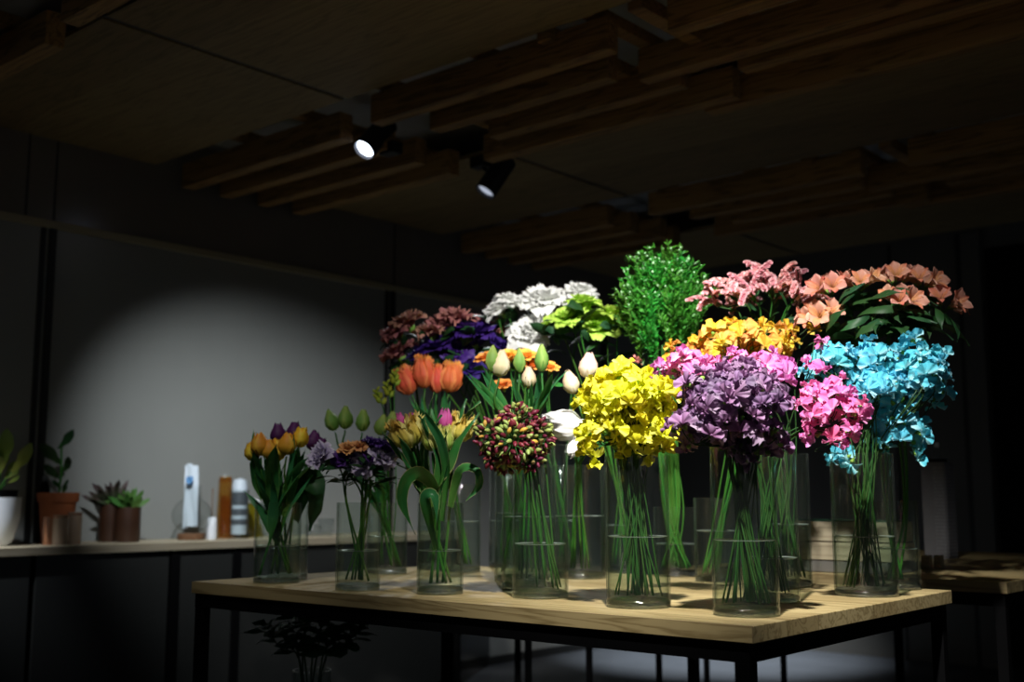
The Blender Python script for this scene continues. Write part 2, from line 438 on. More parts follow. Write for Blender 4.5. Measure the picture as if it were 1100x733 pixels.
def double_bloom(seed, n=26, ruffle=.07, open_=1.0, freq=5, tall=1.0, wide=1.0, cup=.35, m=0, calyx=1):
    """many-petalled bloom, opens to +Z, about 2 units across"""
    g = random.Random(seed); mb = MB()
    for i in range(n):
        t = (i + .5) / n; a0 = i * 2.39996 + g.uniform(-.25, .25)
        th = R(6) + open_ * R(82) * t ** 1.1 + R(g.uniform(-8, 8)); L = (.62 + .5 * t) * g.uniform(.9, 1.08); Wd = (.34 + .36 * t) * wide * g.uniform(.85, 1.15)
        ph = g.uniform(0, 6); ca, sa = math.cos(a0), math.sin(a0)
        tab = [(0.02 + .1 * t, -.35 - .1 * t)]
        for j in range(6):
            q = th * (.25 + .95 * j / 5); s = L / 6 * 1.35
            tab.append((tab[-1][0] + s * math.sin(q), tab[-1][1] + s * math.cos(q) * tall))
        def pet(u, v):
            j = min(int(v * 6), 5); f = v * 6 - j
            r = tab[j][0] + (tab[j + 1][0] - tab[j][0]) * f; z = tab[j][1] + (tab[j + 1][1] - tab[j][1]) * f
            w = Wd * (math.sin(PI * min(.98, v * .78 + .1)) ** .8)
            q = ruffle * v * v * (math.sin(freq * u * 2 + ph) + .6 * math.sin(freq * 3.3 * u + 2 * ph)) 
            y = u * w; rr = r - cup * (u * w) ** 2 / max(Wd, .1) + q * math.cos(th); zz = z + q * math.sin(th) + ruffle * .6 * v * math.cos(freq * 2.4 * u + ph)
            return (rr * ca - y * sa, rr * sa + y * ca, zz)
        mb.grid(pet, 6, 6, m)
    if calyx: mb.lathe([(.03, -.75), (.16, -.62), (.26, -.42), (.30, -.22), (.2, -.2)], 8, 1)
    return mb

def tulip(seed, closed=.8, n=6, ruffle=.012, wide=.40, tip=.0, flare=0.0):
    """cup of six petals rising along +Z from the stem top, 1 unit tall"""
    g = random.Random(seed); mb = MB()
    for i in range(n):
        layer = i // 3; a0 = (i % 3) * 2 * PI / 3 + layer * PI / 3 + g.uniform(-.1, .1); ph = g.uniform(0, 6)
        Rm = wide * (.90 + .07 * (layer % 2)) * g.uniform(.95, 1.05); H = g.uniform(.93, 1.04); fl = flare * g.uniform(.5, 1.4)
        top = 1.05 - closed * .93
        hw0 = R(66) if n <= 6 else R(44)
        def pet(u, v):
            rad = Rm * prof([(0, .22), (.12, .70), (.34, 1.0), (.58, .97 - .08 * closed), (.82, .8 - .30 * closed), (1, top)], v) + fl * v ** 3
            wd = prof([(0, .35), (.15, .8), (.45, 1.0), (.75, .86), (.92, .5), (1, .10 + tip)], v)
            a = a0 + u * hw0 * wd
            q = ruffle * v * (math.sin(7 * u + ph) + .7 * math.sin(15 * u + 9 * v + ph)) * (.25 + u * u)
            rr = rad * (1 + (.10 if layer % 2 else -.06) * u * u * (1 - .5 * v)) + q
            jag = (ruffle - .012) * v ** 5 * (math.sin(17 * u + ph) + .6 * math.sin(29 * u + 2 * ph)) * .9
            return (rr * math.cos(a), rr * math.sin(a), v * H + ruffle * .7 * math.sin(11 * u + ph) * v * v + jag)
        mb.grid(pet, 8 if ruffle < .02 else 22, 10, 0)
    return mb

def leaf(seed, W=.12, fold=.35, arch=60, wave=.0, tw=0, shape='lance'):
    """1 unit long blade growing along +Z and arching towards +X"""
    g = random.Random(seed); mb = MB(); ph = g.uniform(0, 6); n = 12
    pos = [(0, 0)]
    for j in range(n):
        q = R(arch) * (j / n) ** 1.3 + R(3)
        pos.append((pos[-1][0] + math.sin(q) / n, pos[-1][1] + math.cos(q) / n))
    def f(u, v):
        j = min(int(v * n), n - 1); t = v * n - j
        x = pos[j][0] + (pos[j + 1][0] - pos[j][0]) * t; z = pos[j][1] + (pos[j + 1][1] - pos[j][1]) * t
        if shape == 'lance': w = W * prof([(0, .45), (.35, 1), (.7, .75), (1, .02)], v)
        elif shape == 'oval': w = W * prof([(0, .08), (.2, .55), (.5, 1), (.8, .72), (1, .02)], v)
        else: w = W * prof([(0, .5), (.3, 1), (1, .03)], v)
        q = R(arch) * v ** 1.3
        d = -fold * w * (1 - abs(u)) + wave * (u * u) * math.sin(9 * v + ph + (1 if u > 0 else 0) * 2)
        y = u * w
        x2 = x + d * math.cos(q); z2 = z - d * math.sin(q)
        a = R(tw) * v
        return (x2 * math.cos(a) - y * math.sin(a), x2 * math.sin(a) + y * math.cos(a), z2)
    mb.grid(f, 4, 12, 0); return mb

def astro_bloom(seed):
    g = random.Random(seed); mb = MB()
    for i in range(6):
        outer = i % 2 == 0; a0 = i * PI / 3 + g.uniform(-.08, .08); W = (.30 if outer else .17) * g.uniform(.9, 1.1); L = g.uniform(.92, 1.05); op = R(g.uniform(50, 78))
        tab = [(.04, 0)]
        for j in range(8):
            q = op * (j / 7) ** 1.3 + R(8); tab.append((tab[-1][0] + L / 8 * math.sin(q), tab[-1][1] + L / 8 * math.cos(q)))
        ph = g.uniform(0, 6)
        def pet(u, v):
            j = min(int(v * 8), 7); f = v * 8 - j
            r = tab[j][0] + (tab[j + 1][0] - tab[j][0]) * f; z = tab[j][1] + (tab[j + 1][1] - tab[j][1]) * f
            w = W * prof([(0, .22), (.35, .5), (.72, 1), (.92, .75), (1, .1)], v); y = u * w
            r2 = r - .25 * u * u * w + .02 * v * math.sin(8 * u + ph)
            return (r2 * math.cos(a0) - y * math.sin(a0), r2 * math.sin(a0) + y * math.cos(a0), z + .03 * math.sin(5 * u + ph) * v)
        mb.grid(pet, 6, 8, 0 if outer else 1)
    for i in range(5):
        a = i * 1.26; mb.tube([(0, 0, .05), (.05 * math.cos(a), .05 * math.sin(a), .4), (.12 * math.cos(a), .12 * math.sin(a) - .08, .72)], .012, 4, 1)
    mb.lathe([(.02, -.14), (.06, -.08), (.07, 0), (.05, .05)], 7, 2)
    return mb

def capsule_globe(seed, n=84):
    """globe of small ovoid seed heads, radius 1"""
    g = random.Random(seed); mb = MB()
    for i in range(n):
        z = 1 - 2 * (i + .5) / n; r = math.sqrt(max(0, 1 - z * z)); a = i * 2.39996
        d = Vector((r * math.cos(a), r * math.sin(a), z)) * g.uniform(.78, 1.05)
        b = len(mb.v); L = g.uniform(.17, .25); w = L * g.uniform(.5, .62)
        mb.lathe([(.02, -L), (w * .75, -L * .55), (w, 0), (w * .7, L * .6), (.02, L)], 7, 0, uvu=g.random())
        ax = (d.normalized() + Vector((g.uniform(-.7, .7), g.uniform(-.7, .7), g.uniform(-.7, .4)))).normalized()
        mb.xf(Matrix.Translation(d) @ orient(ax).to_4x4(), b)
        mb.tube([d * .15, d * .9], .02, 4, 1)
    return mb

def berry_spray(seed, n=16):
    g = random.Random(seed); mb = MB()
    for i in range(n):
        d = Vector((g.gauss(0, .4), g.gauss(0, .4), g.uniform(.1, 1.1))); r = g.uniform(.15, .22)
        mb.lathe([(0.01, -r), (r * .8, -r * .55), (r, 0), (r * .8, r * .6), (.01, r)], 9, 0, at=d)
        mb.tube([(0, 0, -.3), d * .6, d], .025, 4, 1)
    return mb

def statice_spike(seed, L=9.0):
    """curved comb of papery florets; unit = floret radius"""
    g = random.Random(seed); mb = MB(); bend = g.uniform(.25, .75); n = int(L * 6.5)
    def P(t):
        a = bend * 1.8 * t; return Vector((L * t * math.sin(a) * .75, 0, L * t * math.cos(a * .8)))
    mb.tube([P(j / 8) for j in range(9)], .32, 5, 1)
    for i in range(n):
        t = i / n; p = P(t); T_ = (P(min(1, t + .05)) - P(t - .05)).normalized()
        a = g.uniform(-2.0, 2.0); side = T_.cross(Vector((0, 1, 0))).normalized() * -1
        d = Quaternion(T_, a) @ (-side); d = (d + T_ * g.uniform(.1, .6)).normalized()
        b = len(mb.v); s = g.uniform(.75, 1.15)
        def cupf(u, v):
            th = u * PI; r = .15 + .62 * v ** .8 * (1 + .16 * math.sin(5 * th)); return (r * math.cos(th), r * math.sin(th), .95 * v + .12 * math.sin(5 * th) * v)
        mb.grid(cupf, 10, 2, 0); mb.disc(.48, .72, 8, 0)
        mb.xf(Matrix.Translation(p) @ orient(d, sc=s), b)
    return mb

def bush_foliage(seed, H):
    """narrow leaves and small pale buds crowded along a twiggy stem of height H (metres)"""
    g = random.Random(seed); mb = MB()
    twigs = []
    for q in range(9):
        z0 = H * g.uniform(.15, .75); a = g.uniform(0, 6.28); d = Vector((math.cos(a) * .5, math.sin(a) * .5, 1)).normalized(); L = min(H * .45, H - z0) * g.uniform(.8, 1.1)
        twigs.append((Vector((0, 0, z0)), d, L)); mb.tube([(0, 0, z0), Vector((0, 0, z0)) + d * L], .0011, 4, 1)
    twigs.append((Vector((0, 0, 0)), Vector((0, 0, 1)), H))
    for o, d, L in twigs:
        for i in range(int(L / .0036)):
            t = g.random() ** .8; p = o + d * L * t; a = g.uniform(0, 6.28)
            out = (Vector((math.cos(a), math.sin(a), 0)) + d * g.uniform(.5, 1.6)).normalized()
            l = g.uniform(.011, .022); w = l * .14; sd = out.cross(Vector((g.uniform(-1, 1), g.uniform(-1, 1), .6))).normalized()
            nrm = out.cross(sd); b = len(mb.v)
            for v, ww in ((0, .25), (.35, 1), (.7, .8), (1, .05)):
                c = p + out * l * v + nrm * l * .22 * v * v
                mb.v += [c - sd * w * ww, c + sd * w * ww]
            for j in range(3): mb.face((b + 2 * j, b + 2 * j + 1, b + 2 * j + 3, b + 2 * j + 2), ((0, j / 3), (1, j / 3), (1, (j + 1) / 3), (0, (j + 1) / 3)), 0)
        for i in range(1 if o.z > H * .4 else 0):
            p = o + d * L * g.uniform(.93, 1.02) + Vector((g.uniform(-.006, .006), g.uniform(-.006, .006), 0)); r = g.uniform(.0028, .0046)
            mb.lathe([(.0005, -r), (r * .85, -r * .5), (r, r * .2), (r * .6, r), (.0004, r * 1.15)], 7, 2, at=p)
    return mb

# ------------------------------------------------------------------ plant materials
G_STEM = petal('stem_green', [(0, '#47802c'), (1, '#2f5c27')], trans=.12, jit=.04, rough=.4)
G_STEMD = petal('stem_dark', [(0, '#3a6328'), (.5, '#284522'), (1, '#2a4023')], trans=.05, jit=.04, rough=.5)
G_LEAF = petal('leaf_green', [(0, '#4f8a35'), (.5, '#2f6f33'), (1, '#2b6236')], trans=.22, jit=.05, rough=.38)
G_TULIP = petal('tulip_leaf', [(0, '#6aa345'), (.4, '#3d8547'), (1, '#2f7443')], edge='#78ad62', trans=.25, jit=.04, rough=.35, edge_w=.06)
G_VARI = petal('variegated_leaf', [(0, '#5f9440'), (.5, '#2f6d38'), (1, '#2a6538')], edge='#c8c78a', trans=.22, jit=.03, rough=.35, edge_w=.045)
G_DARK = petal('leaf_dark', [(0, '#2d5628'), (1, '#1e4024')], trans=.18, jit=.05, rough=.5)
G_BUSH = petal('bush_leaf', [(0, '#347c28'), (1, '#4a9a34')], trans=.35, jit=.05, rough=.35)
BUD_PALE = petal('pale_bud', [(0, '#7fbe77'), (1, '#b8d8b4')], trans=.2, jit=.02)
CALYX = petal('calyx_green', [(0, '#6f9a3c'), (1, '#86aa48')], trans=.15, jit=.03)
def pm(n, stops, **k): return petal(n, stops, **k)
P_YEL = pm('pea_yellow', [(0, '#cdd03c'), (.5, '#e6e02c'), (1, '#ece63c')], edge='#f0ec70', trans=.35, jit=.03)
P_PUR = pm('pea_mauve', [(0, '#6b4668'), (.5, '#836488'), (1, '#937a98')], edge='#b6a0b8', trans=.45, jit=.07, vein=.15)
P_PUR2 = pm('pea_mauve_wing', [(0, '#7d4a78'), (1, '#9c78a0')], trans=.3, jit=.06)
P_BLU = pm('pea_blue', [(0, '#a5e2e6'), (.5, '#66c8da'), (1, '#55bdd2')], edge='#b4e6ec', trans=.35, jit=.03, edge_w=.2)
P_PNK = pm('pea_pink', [(0, '#f6d0e2'), (.4, '#eb93cb'), (1, '#e079be')], edge='#f2b0da', trans=.35, jit=.05)
P_HOT = pm('pea_hot_pink', [(0, '#f2a3cb'), (.4, '#e465a6'), (1, '#e372ae')], edge='#f2a0cc', trans=.35, jit=.05)
P_ORG = pm('pea_orange', [(0, '#f0d060'), (.5, '#eeb058'), (1, '#eba55a')], edge='#f4cd70', trans=.35, jit=.05)
P_GLD = pm('pea_gold', [(0, '#e8cf4a'), (1, '#efbf3c')], edge='#f4dc6a', trans=.35, jit=.03)
L_WHT = pm('lisianthus_white', [(0, '#dbe6c4'), (.4, '#eef0ea'), (1, '#f5f6f4')], trans=.3, jit=.01)
L_GRN = pm('lisianthus_green', [(0, '#b9d65a'), (.5, '#b2d84c'), (1, '#c3e063')], trans=.3, jit=.02)
L_PUR = pm('lisianthus_purple', [(0, '#28124c'), (.6, '#371c66'), (1, '#43257c')], trans=.2, jit=.03)
L_BUR = pm('dusky_rose', [(0, '#5d2c3a'), (.5, '#8a4a52'), (1, '#b58472')], edge='#a56a6a', trans=.25, jit=.05)
RAN_O = pm('ranunculus_orange', [(0, '#e8862a'), (.6, '#f0a040'), (1, '#f6bd5a')], trans=.3, jit=.04)
CARN_L = pm('carnation_lilac', [(0, '#5b4580'), (.6, '#8b78ad'), (1, '#cfc4dc')], edge='#ddd4e6', trans=.25, jit=.03)
CARN_P = pm('carnation_purple', [(0, '#2f1448'), (1, '#54307c')], trans=.2, jit=.03)
CARN_A = pm('carnation_apricot', [(0, '#8a4a3c'), (.6, '#b5764e'), (1, '#d9a368')], trans=.2, jit=.03)
T_YO = pm('tulip_yellow_orange', [(0, '#b8b03a'), (.3, '#e0b034'), (1, '#e8a030')], edge='#f0d048', trans=.25, jit=.04)
T_PUR = pm('tulip_purple', [(0, '#3f1a48'), (1, '#5a2560')], trans=.2, jit=.03)
T_ORG = pm('tulip_orange_red', [(0, '#c9683e'), (.4, '#df5a44'), (.85, '#e56a46'), (1, '#f0a850')], edge='#ef8a58', trans=.28, jit=.03)
T_GRN = pm('tulip_green_bud', [(0, '#6d9a44'), (.6, '#85ab52'), (1, '#a8bd62')], edge='#a3ba60', trans=.25, jit=.03)
T_CRM = pm('tulip_cream', [(0, '#bcc080'), (.3, '#efe2b8'), (1, '#f2d3b6')], edge='#f4ead0', trans=.3, jit=.02)
T_PNKC = pm('tulip_pale_pink', [(0, '#d9d9a8'), (.4, '#f1d9c0'), (1, '#eeb6ac')], edge='#f5ead6', trans=.3, jit=.02)
T_WHT = pm('tulip_white', [(0, '#dfe6cf'), (.4, '#f1f1ec'), (1, '#f6f6f3')], trans=.28, jit=.01)
T_PARY = pm('tulip_parrot_yellow', [(0, '#9fb24e'), (.35, '#dcc55a'), (1, '#e3b45c')], edge='#e8d98a', trans=.28, jit=.04)
T_PARG = pm('tulip_parrot_green', [(0, '#86b04c'), (.5, '#b3c65c'), (1, '#d6cf6a')], edge='#d9d884', trans=.28, jit=.03)
T_PINK = pm('tulip_pink', [(0, '#d9b0b0'), (.3, '#dd5fa6'), (1, '#e06fb4')], trans=.28, jit=.03)
A_OUT = pm('alstroemeria_peach', [(0, '#d6a884'), (.5, '#d49a82'), (1, '#d49684')], edge='#e6b49e', trans=.3, jit=.03)
A_IN = pm('alstroemeria_inner', [(0, '#efd28a'), (.5, '#eab07a'), (1, '#e58a72')], trans=.3, jit=.03, vein=.5)
S_PNK = pm('statice_pink', [(0, '#cf8088'), (.5, '#e9a8ad'), (1, '#f3c2c2')], trans=.25, jit=.04)
CAPS = pm('seed_capsule', [(0, '#4e1528'), (.35, '#6d2238'), (.55, '#7c3a40'), (.68, '#7c8a48'), (.92, '#96a458'), (1, '#c08a3a')], trans=.08, jit=.03, rough=.4, from_u=True)
BERRY = pm('pink_berry', [(0, '#d77a72'), (1, '#e6938a')], trans=.08, jit=.02, rough=.3)
SPRIG = pm('sprig_yellow_green', [(0, '#8ea83a'), (1, '#b0b93e')], trans=.3, jit=.03)

# ------------------------------------------------------------------ vases
m_glass = clear('vase_glass', '#f7faf8', gloss=.7, edge='#bcc8c2', f0=.035, rough=.035)
m_water = clear('vase_water', '#f7faf7', gloss=.6, edge='#cdd6cc', f0=.02, rough=.05, haze=.004, painted_rim=.10, hazecol='#c4d0c0')
m_menis = clear('water_edge', '#eef3ee', gloss=.7, edge='#d5ddd6', f0=.2, rough=.25, haze=.35)  # strong pale diffuse share paints the bright line along the waterline
m_base = solid_glass('vase_base_glass')
class Vase: pass
def vase(label, cx, by, w, top, water, surf=None):
    v = Vase(); z0 = TZ if surf is None else surf
    p = on_z(cx, by - 3.0, z0); d = depth(p); r = w * d / F / 2
    v.p = p; v.r = r; v.d = d; v.z0 = z0
    v.top = z_at(p, top); wz = z_at(p, water); H = v.top - z0; v.h = H
    t = thing('glass_vase', label, 'vase', p, 'clear glass cylinder vases')
    th = .0035; bt = .016
    mb = MB().lathe([(r - .003, 0), (r - .0005, .0012), (r, .004), (r, H - .0015), (r - .001, H), (r - th + .001, H), (r - th, H - .0015), (r - th, bt + .001)], 48)
    link('glass_wall', mb.mesh('glass_wall', m_glass, auto=50), t)
    mb = MB().lathe([(0, .0015), (r - .006, .0015), (r - .0016, .003), (r - .0012, .005), (r - .0012, bt - .004), (r - th - .001, bt), (.0, bt - .002)], 48)
    link('thick_base', mb.mesh('thick_base', m_base, auto=50), t)
    wh = wz - z0
    mb = MB().lathe([(r - th - .0006, bt + .001), (r - th - .0006, wh + .0015), (r - th - .003, wh), (0, wh)], 48)
    wo = link('water', mb.mesh('water', m_water, auto=50), t)
    link('meniscus', MB().lathe([(r - th - .0008, wh + .0026), (r - th - .0022, wh + .0014), (r - th - .0045, wh + .0004)], 48).mesh('meniscus', m_menis), wo)
    return v

# ------------------------------------------------------------------ stems
def catmull(P, n):
    out = []; Q = [P[0] * 2 - P[1]] + P + [P[-1] * 2 - P[-2]]
    for i in range(1, len(Q) - 2):
        for j in range(n):
            t = j / n; a, b, c, d = Q[i - 1], Q[i], Q[i + 1], Q[i + 2]
            out.append(.5 * ((2 * b) + (c - a) * t + (2 * a - 5 * b + 4 * c - d) * t * t + (3 * b - a - 3 * c + d) * t ** 3))
    out.append(P[-1]); return out
def stem_path(v, head, hdir, g, back=.05, spread=.72):
    head = Vector(head); off = Vector((head.x - v.p.x, head.y - v.p.y, 0))
    od = off.normalized() if off.length > 1e-4 else Vector((1, 0, 0)); pd = Vector((-od.y, od.x, 0))
    Ri = v.r - .011
    def inside(q, lim=spread):
        l = q.length; return q if l <= Ri * lim else q * (Ri * lim / l)
    b = inside(-od * Ri * g.uniform(.1, 1.0) + pd * Ri * g.uniform(-.8, .8), .88)
    nk = inside(off * .45 + Vector((g.uniform(-1, 1), g.uniform(-1, 1), 0)) * Ri * .35)
    base = Vector((v.p.x + b.x, v.p.y + b.y, v.z0 + .0205 + g.uniform(0, .006)))
    neck = Vector((v.p.x + nk.x, v.p.y + nk.y, v.top))
    end = head - Vector(hdir) * .004
    pts = [base, neck]
    hd = Vector(hdir).normalized()
    gap = (end - neck).length
    if gap > .05: pts.append(end - hd * min(back, gap * .4))
    pts.append(end)
    out = catmull(pts, 7)
    for q in out:
        if q.z < v.top - .0005:
            o = Vector((q.x - v.p.x, q.y - v.p.y, 0))
            if o.length > Ri * .9:
                o *= Ri * .9 / o.length; q.x = v.p.x + o.x; q.y = v.p.y + o.y
    return out
def flower(name, label, cat, group, path, rad, mat, r_top=None):
    base = path[0]; t = thing(name, label, cat, base, group)
    k = len(path); r_top = r_top or rad * .75
    mb = MB().tube([p - base for p in path], [rad + (r_top - rad) * j / (k - 1) for j in range(k)], 6)
    link('stem', mb.mesh('stem', mat), t); return t
CACHE = {}
def cached(key, fn, mats, **kw):
    if key not in CACHE: CACHE[key] = fn().mesh(key, mats, **kw)
    return CACHE[key]
def put(t, name, me, loc, zd, xh=(0, 0, 1), sc=1.0, roll=0):
    M = orient(zd, xh, Vector(loc) - t.location, sc)
    if roll: M = M @ Matrix.Rotation(roll, 4, 'Z')
    return link(name, me, t, M)
def along(path, t):
    x = t * (len(path) - 1); i = min(int(x), len(path) - 2); f = x - i
    return path[i].lerp(path[i + 1], f), (path[i + 1] - path[i]).normalized()
# ------------------------------------------------------------------ the vases on the table
V1 = vase('glass vase of yellow-orange tulips at the left end of the pine table', 297, 629, 50, 540, 587)
V1b = vase('glass vase of dark purple tulips tucked behind the yellow-orange tulips', 309, 625.5, 42, 538, 590)
V2 = vase('glass vase of lilac and apricot carnations on the table', 384, 637, 48, 540, 592)
V2b = vase('glass vase of green tulip buds behind the carnations', 415, 619.5, 44, 540, 577)
V3 = vase('glass vase of frilled yellow and pink tulips with curling pale-edged leaves', 472.5, 641, 50, 540, 592)
V3b = vase('glass vase of orange-red tulips behind the frilled yellow ones', 494, 617.5, 44, 520, 561)
V4 = vase('glass vase of maroon seed-head globes near the table front', 580.5, 645, 60, 478, 585)
V4b = vase('glass vase of cream and green tulip buds behind the maroon globes', 568, 636, 58, 476, 556)
V4c = vase('glass vase of orange ranunculus behind the cream tulips', 558, 627.5, 54, 480, 552)
V5 = vase('glass vase of drooping white tulips left of the yellow sweet peas', 622, 624, 60, 500, 555)
V6 = vase('tall glass vase of yellow sweet peas on the table front', 686, 655, 69, 490, 577)
V6b = vase('short glass vase of thick green stems carrying the bushy greenery', 726, 622, 46, 545, 585)
V6c = vase('glass vase of pink statice behind the mauve sweet peas', 772, 628, 50, 535, 571)
V7 = vase('tall glass vase of mauve sweet peas nearest the table corner', 802, 664, 71, 480, 581)
V7b = vase('tall glass vase of pink sweet peas right behind the mauve ones', 829, 650, 61, 484, 600)
V7c = vase('tall glass vase of orange sweet peas at the back, behind the pink ones', 846, 633, 53, 488, 564)
V8 = vase('tall glass vase of pale blue sweet peas at the right end', 931, 643, 67, 488, 577)
V8b = vase('shorter glass vase of peach alstroemeria behind the blue sweet peas', 964, 636, 49, 538, 590)
V9 = vase('glass vase of white ruffled lisianthus at the table back', 604, 615, 44, 500, 560)
V10 = vase('glass vase of lime green lisianthus at the table back', 668, 618, 44, 500, 565)
V11 = vase('glass vase of deep purple lisianthus at the table back', 546, 613, 42, 505, 560)
V12 = vase('glass vase of dusky burgundy hydrangea-like heads at the back left', 468, 615, 40, 515, 565)

HF = Vector((FW.x, FW.y, 0)).normalized(); HR = Vector((RT.x, RT.y, 0)); ZU = Vector((0, 0, 1))
def outdir(p, c, g, up=.3, j=.25):
    d = (Vector(p) - Vector(c)).normalized() + ZU * up + Vector((g.uniform(-j, j), g.uniform(-j, j), g.uniform(-j, j)))
    return d.normalized()

# ------------------------------------------------------------------ sweet peas
g0 = random.Random(2)
PEA = [sweet_pea(i) for i in range(6)]
def pea_mesh(i, key, mats):
    k = 'blossom_%s_%d' % (key, i)
    if k not in CACHE:
        CACHE[k] = PEA[i].only((0, 1)).mesh(k, mats); CACHE[k + 'c'] = PEA[i].only((2,), 0).mesh('calyx_' + k, mats[2])
    return CACHE[k]
def pea_stem(v, tip, c, g, key, mats, label, group, nb, size, sp=.030, dirz=.35):
    hd = outdir(tip, c, g, dirz, .12)
    path = stem_path(v, tip, hd, g, back=.12)
    t = flower('sweet_pea', label, 'flower', group, path, .0018, G_STEMD, .0011)
    L = sum((path[i + 1] - path[i]).length for i in range(len(path) - 1))
    for b in range(nb):
        f = 1 - b * sp / L * g.uniform(.85, 1.15); f = max(.55, f)
        p, tg = along(path, f)
        side = Quaternion(tg, b * 2.6 + g.uniform(-.5, .5)) @ tg.orthogonal().normalized()
        o = outdir(p, c, g, .1, .5)
        fd = (side * .75 + o * .9 + Vector((g.uniform(-.3, .3),) * 3)).normalized()
        s = size * g.uniform(.82, 1.12) * (1 - .12 * (b == 0))
        q = p + fd * .3 * s + side * .012
        bi = g.randrange(6)
        bo = put(t, 'blossom', pea_mesh(bi, key, mats), q, fd, ZU + tg * .5, s, g.uniform(-.8, .8))
        link('calyx', CACHE['blossom_%s_%dc' % (key, bi)], bo)
        if b: link('flower_stalk', MB().tube([p - t.location, p - t.location + side * .006 + tg * .004, q - fd * .28 * s - t.location], .0009, 5).mesh('flower_stalk', G_STEM), t)
    return t
def pea_region(v, cx, cy, rx, ry, n, key, mats, label, group, nb=3, size=.042, dd=0.0, seed=1, lowest=-.5, dr=.8, tipmin=.72):
    g = random.Random(seed); d = v.d + dd; c = px(cx, cy, d); k = d / F; m = 0; i = 0
    while m < n:
        z = 1 - (1 - lowest) * ((m + .5) / n); a = m * 2.39996 + seed; r = math.sqrt(max(0, 1 - z * z)); f = g.uniform(tipmin, .96)
        tip = c + (HR * (rx * r * math.cos(a)) + HF * (rx * dr * r * math.sin(a)) + ZU * (ry * z)) * k * f
        pea_stem(v, tip, c - ZU * ry * k * .3, g, key, mats, label, group, nb, size)
        m += 1
YE = (P_YEL, P_YEL, CALYX); MA = (P_PUR, P_PUR2, CALYX); BL = (P_BLU, P_BLU, CALYX); PK = (P_PNK, P_PNK, CALYX); HT = (P_HOT, P_PNK, CALYX); OR = (P_ORG, P_GLD, CALYX); GD = (P_GLD, P_GLD, CALYX)
ly, gy = 'yellow sweet pea stem in the tall vase at the table front', 'yellow sweet peas'
pea_region(V6, 668, 427, 54, 40, 19, 'yellow', YE, ly, gy, 4, .060, seed=3, lowest=-.45, tipmin=.55)
pea_region(V6, 645, 464, 24, 24, 5, 'yellow', YE, ly, gy, 3, .058, seed=31, lowest=-.9, dd=-.02)
pea_region(V6, 696, 464, 26, 34, 7, 'yellow', YE, ly, gy, 3, .060, seed=32, lowest=-.95)
lm_, gm_ = 'mauve sweet pea stem in the tall vase nearest the table corner', 'mauve sweet peas'
pea_region(V7, 788, 428, 60, 42, 22, 'mauve', MA, lm_, gm_, 4, .054, seed=5, lowest=-.45, tipmin=.55)
pea_region(V7, 748, 464, 26, 26, 5, 'mauve', MA, lm_, gm_, 3, .052, seed=51, lowest=-.9, dd=-.02)
pea_region(V7, 815, 474, 32, 22, 7, 'mauve', MA, lm_, gm_, 3, .052, seed=52, lowest=-.9, dd=-.03)
lb_, gb_ = 'pale blue sweet pea stem in the tall vase at the right end', 'pale blue sweet peas'
for cx_, cy_, rx_, ry_, n_ in ((893, 387, 24, 20, 5), (938, 386, 28, 26, 6), (988, 398, 30, 36, 8), (940, 416, 36, 28, 6), (962, 462, 34, 34, 8), (1002, 415, 18, 16, 2)):
    pea_region(V8, cx_, cy_, rx_, ry_, n_, 'blue', BL, lb_, gb_, 3, .058, seed=n_ + cx_, lowest=-.7, dd=g0.uniform(-.03, .05), tipmin=.5)
lb = 'pale blue sweet pea hanging low at the left of the blue bunch'
for i, (x, y) in enumerate(((868, 392), (866, 492), (915, 492), (1008, 402))):
    pea_stem(V8, px(x, y, V8.d - .03), px(935, 440, V8.d), random.Random(60 + i), 'blue', BL, ('pale blue sweet pea peeping out left between pink blossoms', lb, 'pale blue sweet pea drooping over the front rim of its vase', 'pale blue sweet pea reaching furthest out beyond the bunch towards the dark wall')[i], 'single blue sweet peas', 2, .056, dirz=.0)
pea_region(V7b, 893, 440, 36, 40, 9, 'hot', HT, 'hot pink sweet pea leaning out between mauve and blue bunches', 'hot pink sweet peas', 3, .054, seed=11, dd=-.06, lowest=-.9)
pea_region(V7b, 735, 398, 36, 18, 7, 'pink', PK, 'soft pink sweet pea rising between yellow and mauve bunches', 'soft pink sweet peas on the yellow side', 3, .054, seed=12, dd=.02, lowest=-.4)
pea_region(V7b, 812, 398, 46, 20, 8, 'pink', PK, 'soft pink sweet pea showing above the top of the mauve bunch', 'soft pink sweet peas above the mauve ones', 3, .052, seed=13, dd=.02, lowest=-.4)
pea_stem(V7b, px(875, 367, V7b.d + .1), px(860, 400, V7b.d), random.Random(3), 'hot', HT, 'single pink sweet pea between the orange and blue bunches', None, 1, .044)
pea_stem(V7b, px(876, 392, V7b.d - .02), px(860, 410, V7b.d), random.Random(4), 'hot', HT, 'rose pink sweet pea overlapping the blue blossoms at their left edge', None, 2, .046)
pea_region(V7c, 798, 372, 60, 22, 13, 'orange', OR, 'orange sweet pea stem at the back above the mauve bunch', 'orange sweet peas', 3, .062, seed=15, lowest=-.6)
for i, (x, y, s) in enumerate(((722, 376, .045), (743, 372, .05), (766, 358, .05), (868, 352, .052), (898, 357, .052), (826, 350, .045))):
    pea_stem(V7c, px(x, y, V7c.d), px(800, 410, V7c.d), random.Random(80 + i), 'orange' if i < 2 else 'gold', OR if i < 2 else GD,
             ('small orange sweet pea at the far tip above the pink ones', 'orange sweet pea bending over towards the green bush', 'golden sweet pea beneath the pink statice',
              'golden sweet pea standing clear above the pink blossom', 'yellow sweet pea standing above the blue bunch under the alstroemeria', 'golden bud-like sweet pea topping the orange bunch')[i], 'stray orange and golden sweet peas', 1 if i > 1 else 2, s)

